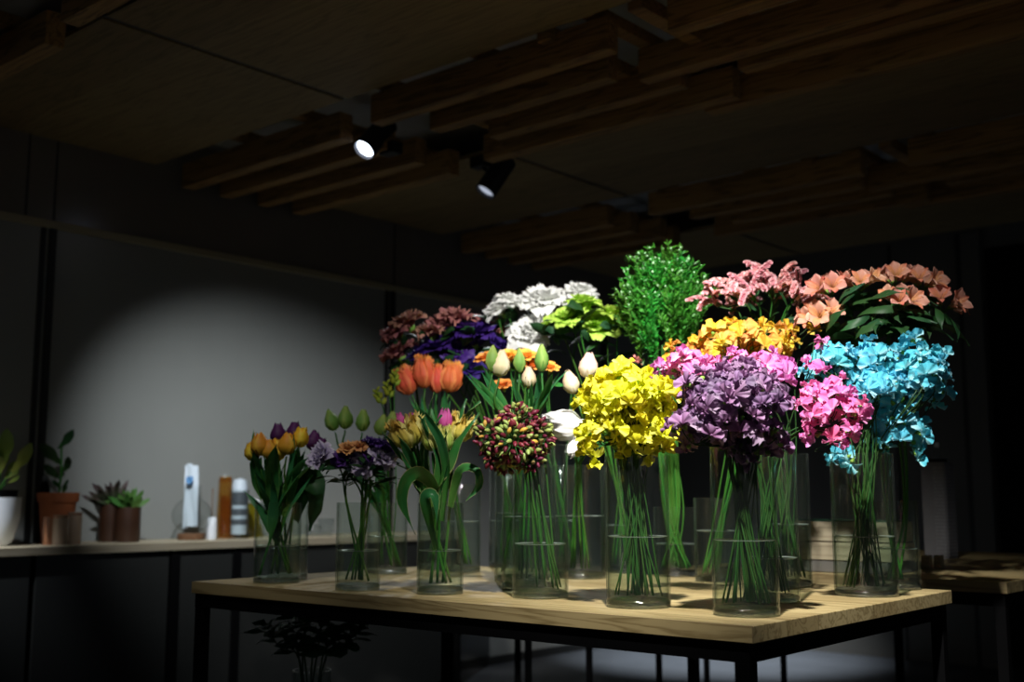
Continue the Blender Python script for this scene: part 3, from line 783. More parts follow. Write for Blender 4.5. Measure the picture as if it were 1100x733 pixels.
# ------------------------------------------------------------------ tulips
def tm(key, mat, **kw):
    if key not in CACHE: CACHE[key] = tulip(**kw).mesh(key, mat)
    return CACHE[key]
def tulip_stem(v, x, y, h, mesh, label, group=None, dd=0, lean=(0, 0, 1), leaves=2, leafmat=None, seed=0, llen=.16, lw=.075, arch=16, lt=(.22, .42), wave=.012, col=None, wsc=1.0, out=.10, cat='tulip', stemr=.0034):
    g = random.Random(seed * 7 + int(x) * 13 + int(y)); d = v.d + dd; hm = h * d / F
    hd = (HR * lean[0] + HF * lean[1] + ZU * lean[2]).normalized()
    c = px(x, y, d); base = c - hd * hm * .48
    path = stem_path(v, base, hd, g, back=.07)
    t = flower('tulip', label, cat, group, path, stemr, G_STEM, stemr * .8)
    M = orient(hd, HR, base - t.location, hm) @ Matrix.Rotation(g.uniform(0, 6), 4, 'Z') @ Matrix.Diagonal((wsc, wsc, 1, 1))
    link('bloom', mesh, t, M)
    for i in range(leaves):
        p, tg = along(path, g.uniform(*lt))
        a = g.uniform(0, 6.28); o = HR * math.cos(a) + HF * math.sin(a)
        kk = g.randrange(4); key = 'tleaf_%s_%d_%d_%d' % ((leafmat or G_TULIP).name, kk, int(lw * 1000), int(arch))
        me = cached(key, lambda: leaf(kk + 3, W=lw * (.8 + .15 * kk), fold=.45, arch=arch + kk * 5, wave=wave, tw=kk * 15 - 20), leafmat or G_TULIP)
        put(t, 'leaf', me, p, (tg + o * out).normalized(), o, llen * g.uniform(.8, 1.15))
    return t
TY = [tm('tulip_yo%d' % i, T_YO, seed=i, closed=.72 - .1 * i) for i in range(3)]
TPU = [tm('tulip_pu%d' % i, T_PUR, seed=i + 5, closed=.7) for i in range(2)]
for i, (x, y, h, nm) in enumerate(((279, 478, 25, 'tall yellow-orange tulip at the left of its bunch'), (271, 485, 22, 'dim orange tulip behind the leftmost tall yellow one'),
        (289, 483, 22, 'deep orange tulip wedged beside the tall yellow one'), (298, 484, 24, 'shaded yellow tulip low in the middle of its bunch'),
        (309, 477, 25, 'open yellow and orange tulip in front of the purple ones'), (323, 470, 23, 'yellow tulip furthest out on the carnation side of its bunch'))):
    tulip_stem(V1, x, y, h, TY[i % 3], nm, 'yellow-orange tulips', dd=(i % 2) * .02, seed=i, llen=.17, lw=.09, lean=((x - 297) / 160, 0, 1), leaves=4, lt=(.08, .4), leafmat=G_TULIP)
for i, (x, y, h, nm) in enumerate(((299, 466, 22, 'dark purple tulip peeping between two yellow tulips'), (316, 464, 22, 'dark purple tulip topping the bunch beside the yellow one'), (337, 474, 22, 'purple tulip leaning towards the lilac carnations'), (345, 479, 18, 'purple tulip half hidden behind the lilac carnation'))):
    tulip_stem(V1b, x, y, h, TPU[i % 2], nm, 'dark purple tulips', seed=i, leaves=2, llen=.17, lean=((x - 309) / 150, 0, 1), leafmat=G_DARK)
TG = [tm('tulip_gr%d' % i, T_GRN, seed=i + 8, closed=.95, wide=.34) for i in range(3)]
for i, (x, y, h, nm, ln) in enumerate(((356, 452, 24, 'green tulip bud leaning furthest towards the left wall', -.35), (371, 449, 25, 'upright green tulip bud second in the row above the carnations', 0), (390, 452, 24, 'plump green tulip bud above the purple carnation', .05), (410, 457, 23, 'pale yellowish tulip bud nearest the frilled tulips', .2), (421, 452, 20, 'slim green tulip bud behind the pale yellowish one', .1))):
    tulip_stem(V2b, x, y, h, TG[i % 3], nm, 'green tulip buds', seed=i, leaves=2, llen=.14, lean=(ln, 0, 1), dd=-.02 * i)
PY = [tm('parrot_y%d' % i, T_PARY, seed=i + 20, closed=.25, n=12, ruffle=.11, wide=.46, tip=.2, flare=.12) for i in range(2)]
PG = [tm('parrot_g%d' % i, T_PARG, seed=i + 24, closed=.4, n=12, ruffle=.09, wide=.42, tip=.2) for i in range(2)]
TPK = tm('tulip_pink', T_PINK, seed=31, closed=.7, n=9, ruffle=.03)
for i, (x, y, h, me, nm, ln, w) in enumerate(((437, 467, 32, PY[0], 'frilled yellow tulip, the biggest of its bunch on the bud side', -.35, 1.15), (463, 472, 27, PG[0], 'frilled lime tulip low in the middle of its bunch', -.1, .9), (477, 473, 26, PG[1], 'frilled lime tulip beside the upright leaf', .05, .9),
        (478, 452, 24, TPK, 'bright pink tulip rising above the frilled lime ones', .05, .9), (443, 453, 17, TPK, 'small pink tulip bud above the big frilled yellow one', -.2, .8), (431, 453, 18, TPK, 'mauve-pink tulip bud beside the pale green bud', -.3, .8), (494, 462, 28, PY[1], 'frilled cream-yellow tulip nearest the maroon globes', .3, .95))):
    tulip_stem(V3, x, y, h, me, nm, 'frilled tulips', seed=i + 40, leaves=3, leafmat=G_VARI, llen=.20, lw=.07, arch=20, lt=(.24, .48), wave=.03, lean=(ln, -.1, 1), wsc=w, dd=-.02 if me in PG else .02)
# three showy leaves that curl over the rim
g = random.Random(4)
def stray_leaf(v, pts, w, label_t, mat, seed):
    """bent leaf through px points, kept as a part of tulip label_t"""
    P = [Vector(p) for p in pts]; path = catmull(P, 6); mb = MB(); n = len(path) - 1; gg = random.Random(seed); ph = gg.uniform(0, 6)
    def f(u, vv):
        j = min(int(vv * n), n - 1); p = path[j].lerp(path[j + 1], vv * n - j); t = (path[j + 1] - path[j]).normalized()
        s = t.cross(HF).normalized() * .75 + HF * .5; s = (s - t * s.dot(t)).normalized(); nn = t.cross(s)
        ww = w * prof([(0, .5), (.35, 1), (.75, .7), (1, .03)], vv)
        return p + s * u * ww + nn * (.3 * ww * abs(u) + .25 * w * u * u * math.sin(8 * vv + ph + u)) - label_t.location
    mb.grid(f, 6, 20, 0); link('leaf', mb.mesh('leaf', mat), label_t)
tt = [o for o in bpy.data.objects if o.name.startswith('tulip') and str(o.get('label')).startswith('frilled')]
d3 = V3.d
stray_leaf(V3, [px(468, 545, d3), px(466, 522, d3 - .02), px(450, 508, d3 - .06), px(436, 516, d3 - .08), px(431, 540, d3 - .08), px(446, 575, d3 - .08)], .019, tt[0], G_VARI, 1)
stray_leaf(V3, [px(484, 545, d3), px(490, 520, d3 - .02), px(498, 504, d3 - .05), px(512, 506, d3 - .06), px(514, 522, d3 - .05), px(500, 538, d3 - .05)], .014, tt[2], G_VARI, 2)
stray_leaf(V3, [px(470, 590, d3), px(462, 560, d3 - .03), px(457, 535, d3 - .045), px(466, 534, d3 - .05), px(470, 570, d3 - .05)], .016, tt[1], G_VARI, 3)
stray_leaf(V3, [px(476, 560, d3), px(480, 510, d3 - .03), px(474, 475, d3 - .05), px(462, 452, d3 - .06), px(456, 440, d3 - .06)], .014, tt[1], G_VARI, 4)
stray_leaf(V1b, [px(318, 560, V1b.d), px(330, 520, V1b.d - .02), px(336, 525, V1b.d - .04), px(338, 545, V1b.d - .05), px(333, 571, V1b.d - .05)], .036, [o for o in bpy.data.objects if str(o.get('label')).startswith('purple tulip leaning')][0], G_DARK, 5)
TO = [tm('tulip_or%d' % i, T_ORG, seed=i + 50, closed=.4, n=12, ruffle=.055, wide=.38, tip=.35) for i in range(3)]
for i, (x, y, h, nm, ln) in enumerate(((436, 410, 31, 'shaded orange-red tulip leaning out towards the left wall', -.45), (455, 401, 34, 'tall orange-red tulip with yellow frilled tips', -.08), (469, 408, 30, 'narrow orange-red tulip between two fuller ones', 0), (484, 406, 33, 'broad orange-red tulip nearest the purple lisianthus', .12))):
    tulip_stem(V3b, x, y, h, TO[i % 3], nm, 'orange-red tulips', seed=i + 50, leaves=3, llen=.13, out=.03, arch=6, lean=(ln, 0, 1), lt=(.48, .62), wsc=1.0 if i != 2 else .8)
TC = [tm('tulip_cr%d' % i, T_CRM, seed=i + 60, closed=.9, wide=.37) for i in range(2)]
TG2 = [tm('tulip_gb%d' % i, T_GRN, seed=i + 65, closed=.99, wide=.27) for i in range(2)]
for i, (x, y, h, me, nm, ln) in enumerate(((529, 386, 29, TG2[0], 'pointed green tulip bud clasping the cream one', .03), (538, 391, 29, TC[0], 'cream tulip bud on the left of the cream and green bunch', .12), (558, 388, 26, TG2[1], 'slim green tulip bud in front of the orange ranunculus', 0), (582, 385, 30, TG2[0], 'tallest green tulip bud, nearest the yellow sweet peas', 0), (568, 406, 23, TC[1], 'low cream tulip with a pink streak amid long leaves', 0))):
    tulip_stem(V4b, x, y, h, me, nm, 'cream and green tulips', seed=i + 70, leaves=4, llen=.17, lw=.065, arch=2, out=.02, lt=(.40, .52), lean=(ln, 0, 1), dd=-.03)
TW_ = [tm('tulip_wh%d' % i, T_WHT, seed=i + 80, closed=.6, n=9 if i == 0 else 6, ruffle=.05 if i == 0 else 0, wide=.36) for i in range(2)]
for i, (x, y, h, me, nm, ln) in enumerate(((605, 457, 44, TW_[0], 'frilled white tulip lying out sideways beside the maroon globes', (-1, -.2, .12)), (622, 464, 36, TW_[1], 'plain white tulip pressed under the yellow sweet peas', (-1, -.1, -.12)), (621, 477, 32, TW_[1], 'white tulip nodding downwards below the yellow sweet peas', (-.75, -.3, -.75)))):
    tulip_stem(V5, x, y, h, me, nm, 'white tulips', seed=i + 90, leaves=2, llen=.12, lean=ln, dd=-.35, lt=(.40, .55))
TP = tm('tulip_pkc', T_PNKC, seed=95, closed=.85, wide=.38)
tulip_stem(V5, 632, 393, 28, TP, 'pale pink tulip standing up behind the yellow sweet peas', 'pale pink tulips', lean=(.1, 0, 1), dd=-.3, leaves=1)
tulip_stem(V5, 613, 411, 26, TC[1], 'cream tulip half hidden at the edge of the yellow sweet peas', 'pale pink tulips', lean=(-.3, 0, 1), dd=-.3, leaves=2)

# ------------------------------------------------------------------ many-petalled blooms
def db(key, mats, **kw):
    if key not in CACHE:
        b = double_bloom(**kw); CACHE[key] = (b.only((0,)).mesh(key, mats[0]), b.only((1,), 0).mesh('calyx_' + key, mats[1]))
    return CACHE[key]
def bloom_stem(name, v, x, y, r, me, label, group, cat, lean=(0, 0, 1), dd=0, leaves=2, leafmat=None, sm=None, seed=0, lt=(.6, .93), llen=.06, lw=.2, buds=0, sc=1.0):
    g = random.Random(seed * 31 + int(x) * 7 + int(y)); d = v.d + dd; rm = r * d / F * 1.0 * sc
    hd = (HR * lean[0] + HF * lean[1] + ZU * lean[2]).normalized(); c = px(x, y, d)
    path = stem_path(v, c - hd * rm * .6, hd, g, back=.06)
    t = flower(name, label, cat, group, path, .0028, sm or G_STEM, .0018)
    M = orient(hd, HR, c - t.location, rm) @ Matrix.Rotation(g.uniform(0, 6), 4, 'Z'); bo = link('bloom', me[0], t, M); link('calyx', me[1], bo)
    for i in range(leaves):
        p, tg = along(path, lt[0] + (lt[1] - lt[0]) * (i + g.random()) / leaves); a = i * 2.4 + g.uniform(0, 1); o = HR * math.cos(a) + HF * math.sin(a)
        kk = g.randrange(4); m = leafmat or G_LEAF; lk = 'ovleaf_%s_%d_%d' % (m.name, kk, int(lw * 100))
        lm = cached(lk, lambda: leaf(kk + 30, W=lw, fold=.25, arch=40 + kk * 14, shape='oval', wave=.02), m)
        put(t, 'leaf', lm, p, (tg * .6 + o * .8).normalized(), o, llen * g.uniform(.8, 1.3))
    return t
LW = [db('lis_w%d' % i, (L_WHT, CALYX), seed=i, n=48, ruffle=.085, open_=1.28, tall=.95, wide=.85, cup=.2) for i in range(3)]
for i, (x, y, r, nm, ln) in enumerate(((537, 331, 17, 'small white ruffled bloom leaning furthest left at the back', (-.5, -.4, .8)), (550, 325, 15, 'white ruffled bloom facing right beside the leftmost white one', (.35, -.2, .8)), (583, 323, 24, 'large white ruffled bloom at the top middle of the back row', (-.1, -.45, .9)), (624, 314, 17, 'white ruffled bloom peeping above the lime ones', (.15, -.4, 1)), (571, 357, 24, 'low white ruffled bloom above the orange ranunculus', (-.25, -.6, .6)))):
    bloom_stem('lisianthus', V9, x, y, r, LW[i % 3], nm, 'white lisianthus', 'flower', ln, dd=-.04 * (i == 4), leaves=4, leafmat=G_DARK, seed=i, llen=.09)
LG = [db('lis_g%d' % i, (L_GRN, CALYX), seed=i + 10, n=36, ruffle=.06, open_=1.2, tall=.95, wide=.85, cup=.2) for i in range(3)]
for i, (x, y, r, nm, ln) in enumerate(((612, 341, 20, 'bright lime ruffled bloom touching the white ones', (-.3, -.5, .8)), (627, 326, 17, 'lime ruffled bloom under the topmost white one', (.1, -.2, 1)), (594, 347, 14, 'shaded olive bloom between white and lime blooms', (-.5, -.4, .7)), (643, 350, 20, 'smooth lime bloom in the middle of the lime row', (0, -.6, .6)), (660, 340, 19, 'lime bloom beside the green bush', (.2, -.2, .9)), (677, 345, 17, 'shaded lime bloom against the green bush', (.4, 0, .8)))):
    bloom_stem('lisianthus', V10, x, y, r, LG[i % 3], nm, 'lime green lisianthus', 'flower', ln, leaves=5, leafmat=G_DARK, seed=i, llen=.1, dd=-.05 if i < 2 else 0)
LP = [db('lis_p%d' % i, (L_PUR, CALYX), seed=i + 20, n=28, ruffle=.08, open_=.9) for i in range(3)]
for i, (x, y, r, nm, ln) in enumerate(((474, 373, 19, 'deep purple bloom on the left above the orange-red tulips', (-.3, -.5, .8)), (511, 362, 22, 'largest deep purple bloom in the middle of the back', (0, -.4, .9)), (497, 358, 17, 'deep purple bloom half behind the largest one', (-.1, 0, 1)), (506, 396, 15, 'low deep purple bloom beside the cream tulip bud', (.1, -.9, .4)), (489, 378, 16, 'deep purple bloom facing out over the orange-red tulips', (0, -.9, .4)), (536, 374, 15, 'shaded purple bloom under the low white one', (.4, -.3, .7)), (452, 382, 15, 'very dark purple bloom at the far left of the purple row', (-.5, -.3, .7)))):
    bloom_stem('lisianthus', V11, x, y, r, LP[i % 3], nm, 'deep purple lisianthus', 'flower', ln, leaves=4, leafmat=G_DARK, seed=i, llen=.09, dd=-.1)
LB = [db('bur%d' % i, (L_BUR, CALYX), seed=i + 30, n=46, ruffle=.13, open_=1.15, freq=7, wide=.55) for i in range(3)]
bl = ['dusky burgundy head at the outer left, against the wall', 'dusky burgundy head standing tallest on the left', 'dusky head with tan tips left of the white blooms', 'dusky burgundy head between the two tall ones', 'low dusky head close to the yellow-green sprigs', 'rosy head tucked under the small white bloom', 'rosy head just left of the low white bloom', 'dusky brown head above the deep purple blooms']
for i, (x, y, r) in enumerate(((427, 358, 17), (439, 347, 18), (489, 343, 18), (464, 357, 17), (429, 380, 18), (522, 350, 14), (541, 356, 13), (475, 349, 15))):
    bloom_stem('hydrangea', V12, x, y, r, LB[i % 3], bl[i], 'dusky burgundy heads', 'flower', ((x - 480) / 90, -.3, 1), leaves=3, leafmat=G_DARK, seed=i, llen=.08, dd=.08 if x > 500 else 0, sm=G_STEMD)
RN = [db('ran%d' % i, (RAN_O, CALYX), seed=i + 40, n=40, ruffle=.03, open_=1.0, freq=3, wide=.7) for i in range(2)]
rl = ['orange ranunculus at the left edge behind the cream tulip', 'orange ranunculus behind the slim green bud', 'orange ranunculus between the two slim green buds', 'orange ranunculus lower between the green buds', 'amber ranunculus at the right beside the tallest green bud', 'shaded orange ranunculus low among the tulip stems']
for i, (x, y, r) in enumerate(((521, 386, 10), (547, 384, 11), (566, 384, 12), (572, 394, 10), (591, 396, 10), (541, 415, 10))):
    bloom_stem('ranunculus', V4c, x, y, r, RN[i % 2], rl[i], 'orange ranunculus', 'flower', ((x - 560) / 120, -.6, 1), leaves=2, seed=i, llen=.06)
CL = [db('car_l%d' % i, (CARN_L, CALYX), seed=i + 50, n=30, ruffle=.13, open_=1.05, freq=6) for i in range(2)]
CP = db('car_p', (CARN_P, CALYX), seed=56, n=30, ruffle=.12, open_=1.0, freq=6); CA = db('car_a', (CARN_A, CALYX), seed=58, n=32, ruffle=.12, open_=1.05, freq=6)
for i, (x, y, r, me, nm, ln) in enumerate(((346, 491, 15, CL[0], 'lilac carnation at the left of the mixed bunch', (-.6, -.6, .5)), (375, 484, 11, CA, 'apricot-brown carnation in the middle of the mixed bunch', (0, -.5, .9)), (387, 482, 10, CA, 'smaller apricot carnation beside the deep purple one', (.1, -.4, 1)), (400, 478, 11, CP, 'deep purple carnation at the top of the mixed bunch', (.2, -.2, 1)), (368, 495, 12, CP, 'violet carnation between the lilac and apricot ones', (-.1, -.8, .5)),
        (388, 500, 14, CL[1], 'greyish lilac carnation low in front of the mixed bunch', (0, -.9, .3)), (411, 492, 14, CL[0], 'pale lilac carnation at the right of the mixed bunch', (.5, -.6, .5)), (397, 489, 11, CP, 'near-black purple carnation wedged in the mixed bunch', (.2, -.6, .6)), (415, 482, 11, CP, 'dark purple carnation behind the pale lilac one', (.5, 0, .8)))):
    bloom_stem('carnation', V2, x, y, r, me, nm, 'carnations in the mixed bunch', 'flower', ln, leaves=9, leafmat=G_DARK, seed=i, llen=.07, lw=.10, lt=(.40, .95))

# ------------------------------------------------------------------ maroon seed-head globes
CG = [capsule_globe(i).mesh('globe%d' % i, (CAPS, G_STEMD)) for i in range(3)]
gl = ['maroon seed-head globe at the outer left of the cluster', 'maroon and green globe at the top of the cluster', 'greenish globe at the right of the cluster, next to the white tulip', 'maroon globe in the centre front of the cluster', 'maroon globe hanging lowest at the left', 'greenish globe hanging lowest at the right', 'dark maroon globe at the back of the cluster']
for i, (x, y, r, dd) in enumerate(((532, 470, 21, 0), (558, 453, 21, .01), (575, 470, 20, 0), (552, 475, 22, -.05), (540, 490, 19, -.01), (566, 489, 19, -.01), (548, 462, 20, .06))):
    v = V4; g = random.Random(i); c = px(x, y, v.d + dd); rm = r * v.d / F; hd = ((c - px(565, 500, v.d)).normalized() + ZU * .3).normalized()
    path = stem_path(v, c - hd * rm * .6, hd, g, back=.06)
    t = flower('allium', gl[i], 'flower', 'maroon seed-head globes', path, .0026, G_STEMD, .002)
    link('seed_head', CG[i % 3], t, orient(hd, HR, c - t.location, rm))

# ------------------------------------------------------------------ sprigs, berries
for i, (x, y) in enumerate(((424, 400), (415, 412), (404, 420))):
    v = V2b; g = random.Random(i + 5); c = px(x, y, v.d + .02); hd = (HR * (-.15 * i) + ZU).normalized(); path = stem_path(v, c, hd, g, back=.1)
    t = flower('freesia', ('tallest yellow-green sprig beside the orange-red tulips', 'middle yellow-green sprig at the back left', 'lowest yellow-green sprig furthest out at the back left')[i], 'flower', 'yellow-green sprigs', path, .002, G_STEM, .0013)
    for j in range(9):
        p, tg = along(path, 1 - j * .022); a = j * 2.4; o = (HR * math.cos(a) + HF * math.sin(a)); hdj = (o * .8 + tg).normalized()
        me = tm('sprigbud%d' % (j % 2), SPRIG, seed=100 + j % 2, closed=.6, wide=.3); s = .016 + .0012 * j
        put(t, 'bud', me, p + hdj * .004, hdj, ZU, s)
for i, (x, y) in enumerate(((668, 393), (682, 389))):
    v = V10; g = random.Random(i + 15); c = px(x, y, v.d - .15); path = stem_path(v, c, ZU, g, back=.1)
    t = flower('hypericum', ('pink berry sprig just behind the yellow sweet peas, nearer the pale pink tulip', 'pink berry sprig just behind the yellow sweet peas, nearer the mauve bunch')[i], 'berry sprig', 'pink berry sprigs', path, .002, G_STEM, .0015)
    link('berry_cluster', cached('berry%d' % i, lambda: berry_spray(i), (BERRY, G_STEM)), t, orient(ZU, HR, c - ZU * .012 - t.location, .026))

# ------------------------------------------------------------------ bushy greenery
BF = [bush_foliage(i, .25).mesh('foliage%d' % i, (G_BUSH, G_STEM, BUD_PALE)) for i in range(5)]
v = V6b; kb = v.d / F; cb = px(712, 392, v.d)
for i in range(30):
    g = random.Random(i + 200); a = i * 2.39996; rr = math.sqrt((i + .5) / 30)
    tip = px(711, 268 + 45 * rr ** 2.2 + g.uniform(-8, 10), v.d) + (HR * math.cos(a) + HF * math.sin(a) * .8) * rr * 52 * kb
    foot = cb + (HR * math.cos(a) + HF * math.sin(a) * .8) * rr * 26 * kb
    hd = (tip - foot).normalized(); foot = tip - hd * .25
    path = stem_path(v, foot, hd, g, back=.12)
    t = flower('greenery_stem', 'leafy green stem with tiny pale buds in the tall bushy bunch', 'foliage', 'bushy greenery stems', path, .0026, G_STEM, .002)
    link('foliage', BF[i % 5], t, orient(hd, HR, foot - t.location, (tip - foot).length / .25) @ Matrix.Rotation(g.uniform(0, 6), 4, 'Z'))

# ------------------------------------------------------------------ pink statice
SP = [statice_spike(i, L=9 + 2 * (i % 3)).mesh('spike%d' % i, (S_PNK, G_DARK)) for i in range(5)]
v = V6c; ks = v.d / F; cs = px(822, 352, v.d)
for i in range(11):
    g = random.Random(i + 300); a = i * 2.39996; rr = math.sqrt((i + .5) / 11)
    c = px(822, 306 + 20 * rr, v.d) + (HR * math.cos(a) * 58 + HF * math.sin(a) * 40) * rr * ks
    hd = ((c - cs).normalized() + ZU * .5).normalized(); path = stem_path(v, c, hd, g, back=.1)
    t = flower('statice', 'pink statice stem of papery spikes behind the orange sweet peas', 'flower', 'pink statice', path, .0024, G_STEM, .0018)
    for j in range(5):
        p, tg = along(path, 1 - .035 * j); b = j * 2.4 + i; o = HR * math.cos(b) + HF * math.sin(b)
        hj = ((p - cs).normalized() * 1.1 + o * .8 + ZU * g.uniform(.0, .7)).normalized(); q = p + hj * g.uniform(.012, .035)
        link('side_branch', MB().tube([p - t.location, q - t.location], .0012, 5).mesh('side_branch', G_STEM), t)
        put(t, 'flower_spike', SP[g.randrange(5)], q, hj, ZU * -1 + o * .3, .0076 * g.uniform(.85, 1.15), 0)
        if j % 2 == 0:
            lm = cached('ovleaf_st_%d' % (j % 3), lambda: leaf(j + 60, W=.10, fold=.25, arch=40, shape='oval'), G_DARK)
            put(t, 'leaf', lm, along(path, .9 - .05 * j)[0], (tg + o * .8).normalized(), o, .05)

# ------------------------------------------------------------------ peach alstroemeria
AB = [astro_bloom(i).mesh('trumpet%d' % i, (A_OUT, A_IN, CALYX)) for i in range(4)]
v = V8b; al = ['peach alstroemeria head nearest the statice', 'peach alstroemeria head low beside the yellow sweet pea', 'peach alstroemeria head at the top left of its bunch', 'peach alstroemeria head at the top middle of its bunch', 'peach alstroemeria head facing out, largest and brightest', 'peach alstroemeria head at the top right of its bunch', 'shaded peach alstroemeria head furthest right']
for i, (x, y, dd) in enumerate(((893, 308, .02), (884, 336, -.02), (925, 303, .03), (962, 298, .05), (966, 322, -.04), (990, 302, .04), (1012, 324, .02))):
    g = random.Random(i + 400); c = px(x, y + 12, v.d + dd); cc = px(950, 370, v.d); hd = ((c - cc).normalized() + ZU * .4).normalized(); path = stem_path(v, c, hd, g, back=.14)
    t = flower('alstroemeria', al[i], 'flower', 'peach alstroemeria', path, .0036, G_STEM, .0026)
    for j in range(5):
        b = j * 1.257 + i; o = HR * math.cos(b) + HF * math.sin(b); hj = (hd * .7 + o * .75 - HF * .25).normalized(); q = c + hj * .028
        link('flower_stalk', MB().tube([c - t.location, c + hj * .012 + ZU * .002 - t.location, q - t.location], .0016, 5).mesh('flower_stalk', G_STEM), t)
        put(t, 'bloom', AB[g.randrange(4)], q, (hj - ZU * .1).normalized(), ZU, .052 * g.uniform(.85, 1.1), g.uniform(-.3, .3))
    for j in range(12):
        p, tg = along(path, .965 - .025 * j * g.uniform(.6, 1.1)); b = j * 2.4 + i * .7; o = HR * math.cos(b) + HF * math.sin(b)
        kk = g.randrange(4); lm = cached('alleaf_%d' % kk, lambda: leaf(kk + 70, W=.11, fold=.12, arch=75 + 16 * kk, tw=40, wave=.02), G_DARK)
        put(t, 'leaf', lm, p, (tg * .5 + o * .9).normalized(), o, .125 * g.uniform(.8, 1.25))
# ------------------------------------------------------------------ things on the wall counter
SZ = .832
def spx(x, X=-4.66):            # point on the counter top below picture column x, and metres per pixel there
    p = on_x(x, 583, X); p.z = SZ; return p, depth(p) / F
m_white = plain('white_glaze', '#dfe3ea', .35)
m_soil = plain('soil', '#2a211a', .9, noise=.3, scale=60)
m_terra = plain('terracotta', '#9a552f', .75, noise=.12, scale=30)
m_brown = plain('brown_glaze', '#3a2418', .4, noise=.15, scale=20)
m_tan = plain('tan_glaze', '#8d7a68', .25, noise=.08)
m_copper = plain('copper_metal', '#b98467', .25, metal=.8)
m_cork = plain('cork', '#6b4a30', .8, noise=.25, scale=80)
m_amber = clear('amber_glass', '#fbe6bb', gloss=.7, edge='#e6ae50', edge_pow=2)
m_yellow = clear('yellow_glass', '#f5f0a8', gloss=.7, edge='#e6d750', edge_pow=2)
m_clear = clear('clear_glass', '#f4f6f6', gloss=.8, edge='#b9c4c4', edge_pow=5)
m_paper = plain('white_paper', '#cfdbe6', .5)
m_blue = plain('blue_label', '#4e86b8', .5)
m_grey = plain('grey_print', '#5a5f66', .5)
G_OLIVE = petal('leaf_olive', [(0, '#8a9440'), (1, '#5f7a35')], trans=.25, jit=.05)
G_SUC = petal('succulent_purple', [(0, '#3f5a34'), (1, '#4a2f3a')], trans=.05, jit=.04)
G_SUC2 = petal('succulent_green', [(0, '#47682f'), (1, '#4d7a38')], trans=.05, jit=.04)
def pot(t, name, prof_, mat, at=(0, 0, 0)): return link(name, MB().lathe(prof_, 32, at=at).mesh(name, mat, auto=45), t)
def px_leaf(t, name, p0, p1, w, mat, bend=.25, seed=0):
    """blade from p0 to p1 (world points)"""
    a, b = Vector(p0), Vector(p1); L = (b - a).length
    key = 'pl_%s_%d_%d' % (mat.name, int(w / L * 40), seed % 3)
    me = cached(key, lambda: leaf(seed % 3 + 11, W=w / L, fold=.2, arch=20 + 12 * (seed % 3), shape='oval', wave=.02), mat)
    d = (b - a).normalized(); link(name, me, t, orient(d, HR * (.25 if (d.dot(HR) > 0) else -.25) + ZU * .35 - HF, a - t.location, L * 1.05))
p, s = spx(-6)
t = thing('potted_plant', 'broad-leaved plant in a smooth white tapered pot at the counter end', 'potted plant', p)
pot(t, 'pot', [(0, 0), (14 * s, 0), (18 * s, 6 * s), (24 * s, 30 * s), (25 * s, 52 * s), (23 * s, 52 * s), (22 * s, 46 * s)], m_white)
pot(t, 'soil', [(22.3 * s, 46 * s), (0, 49 * s)], m_soil)
pot(t, 'inner_pot', [(20 * s, 47 * s), (21 * s, 60 * s), (19.5 * s, 60 * s), (19 * s, 48 * s)], m_black)
d = depth(p); st = px(-4, 536, d)
for i, (x, y, w) in enumerate(((41, 476, .028), (12, 458, .03), (22, 497, .026), (-12, 452, .03), (25, 512, .008), (6, 480, .026), (-25, 470, .03), (2, 488, .02))):
    e = px(x, y, d + (i % 3 - 1) * .05); m0 = st.lerp(e, .35) + ZU * .03
    link('stem', MB().tube([st - t.location, st.lerp(m0, .6) - t.location + ZU * .01, m0 - t.location], .002, 5).mesh('stem', G_STEM), t)
    px_leaf(t, 'leaf', m0, e, w, G_OLIVE, seed=i)
p, s = spx(60, -4.74)
t = thing('potted_plant', 'upright plant with paired dark oval leaves in a terracotta pot', 'potted plant', p)
pot(t, 'pot', [(0, 0), (15 * s, 0), (19 * s, 44 * s), (21 * s, 44 * s), (22 * s, 54 * s), (19.5 * s, 54 * s), (18 * s, 46 * s)], m_terra)
pot(t, 'soil', [(18.3 * s, 47 * s), (0, 48 * s)], m_soil)
d = depth(p); q0 = px(62, 535, d); top = px(66, 476, d)
link('stem', MB().tube([q0 - t.location, px(66, 510, d) - t.location, top - t.location], .005, 6).mesh('stem', G_STEM), t)
for i, (x0, y0, x1, y1, w) in enumerate(((62, 482, 84, 462, .021), (66, 500, 43, 474, .024), (66, 508, 82, 489, .020), (64, 515, 47, 498, .018), (66, 524, 78, 515, .008), (66, 528, 58, 512, .012), (67, 530, 73, 518, .012))):
    px_leaf(t, 'leaf', px(x0, y0, d), px(x1, y1, d - .03), w, G_DARK if i < 4 else G_LEAF, seed=i)
for nm, x, X, r, h, m, lab in (('tumbler', 51, -4.60, 5.5, 30, m_copper, 'narrow copper tumbler in front of the terracotta pot'), ('tumbler', 64, -4.57, 8, 32, m_tan, 'tan ribbed tumbler in the middle, in front of the terracotta pot'), ('tumbler', 79, -4.60, 7.5, 34, m_tan, 'tan tumbler on the far side of the terracotta pot')):
    p, s = spx(x, X); t = thing(nm, lab, 'tumbler', p, 'tumblers on the wall counter')
    pot(t, 'body', [(0, 0), (r * .92 * s, 0), (r * s, 2 * s), (r * s, h * s), (r * .88 * s, h * s), (r * .85 * s, 4 * s), (0, 3 * s)], m)
    pot(t, 'rim_band', [(r * 1.02 * s, (h - 3) * s), (r * 1.04 * s, (h - 2) * s), (r * 1.02 * s, (h - 1) * s)], m_copper)
p, s = spx(45, -4.80)
t = thing('bottle', 'small black bottle behind the terracotta pot', 'bottle', p)
pot(t, 'body', [(0, 0), (5 * s, 0), (5.5 * s, 2 * s), (5.5 * s, 58 * s), (3 * s, 64 * s), (2.4 * s, 66 * s)], m_black)
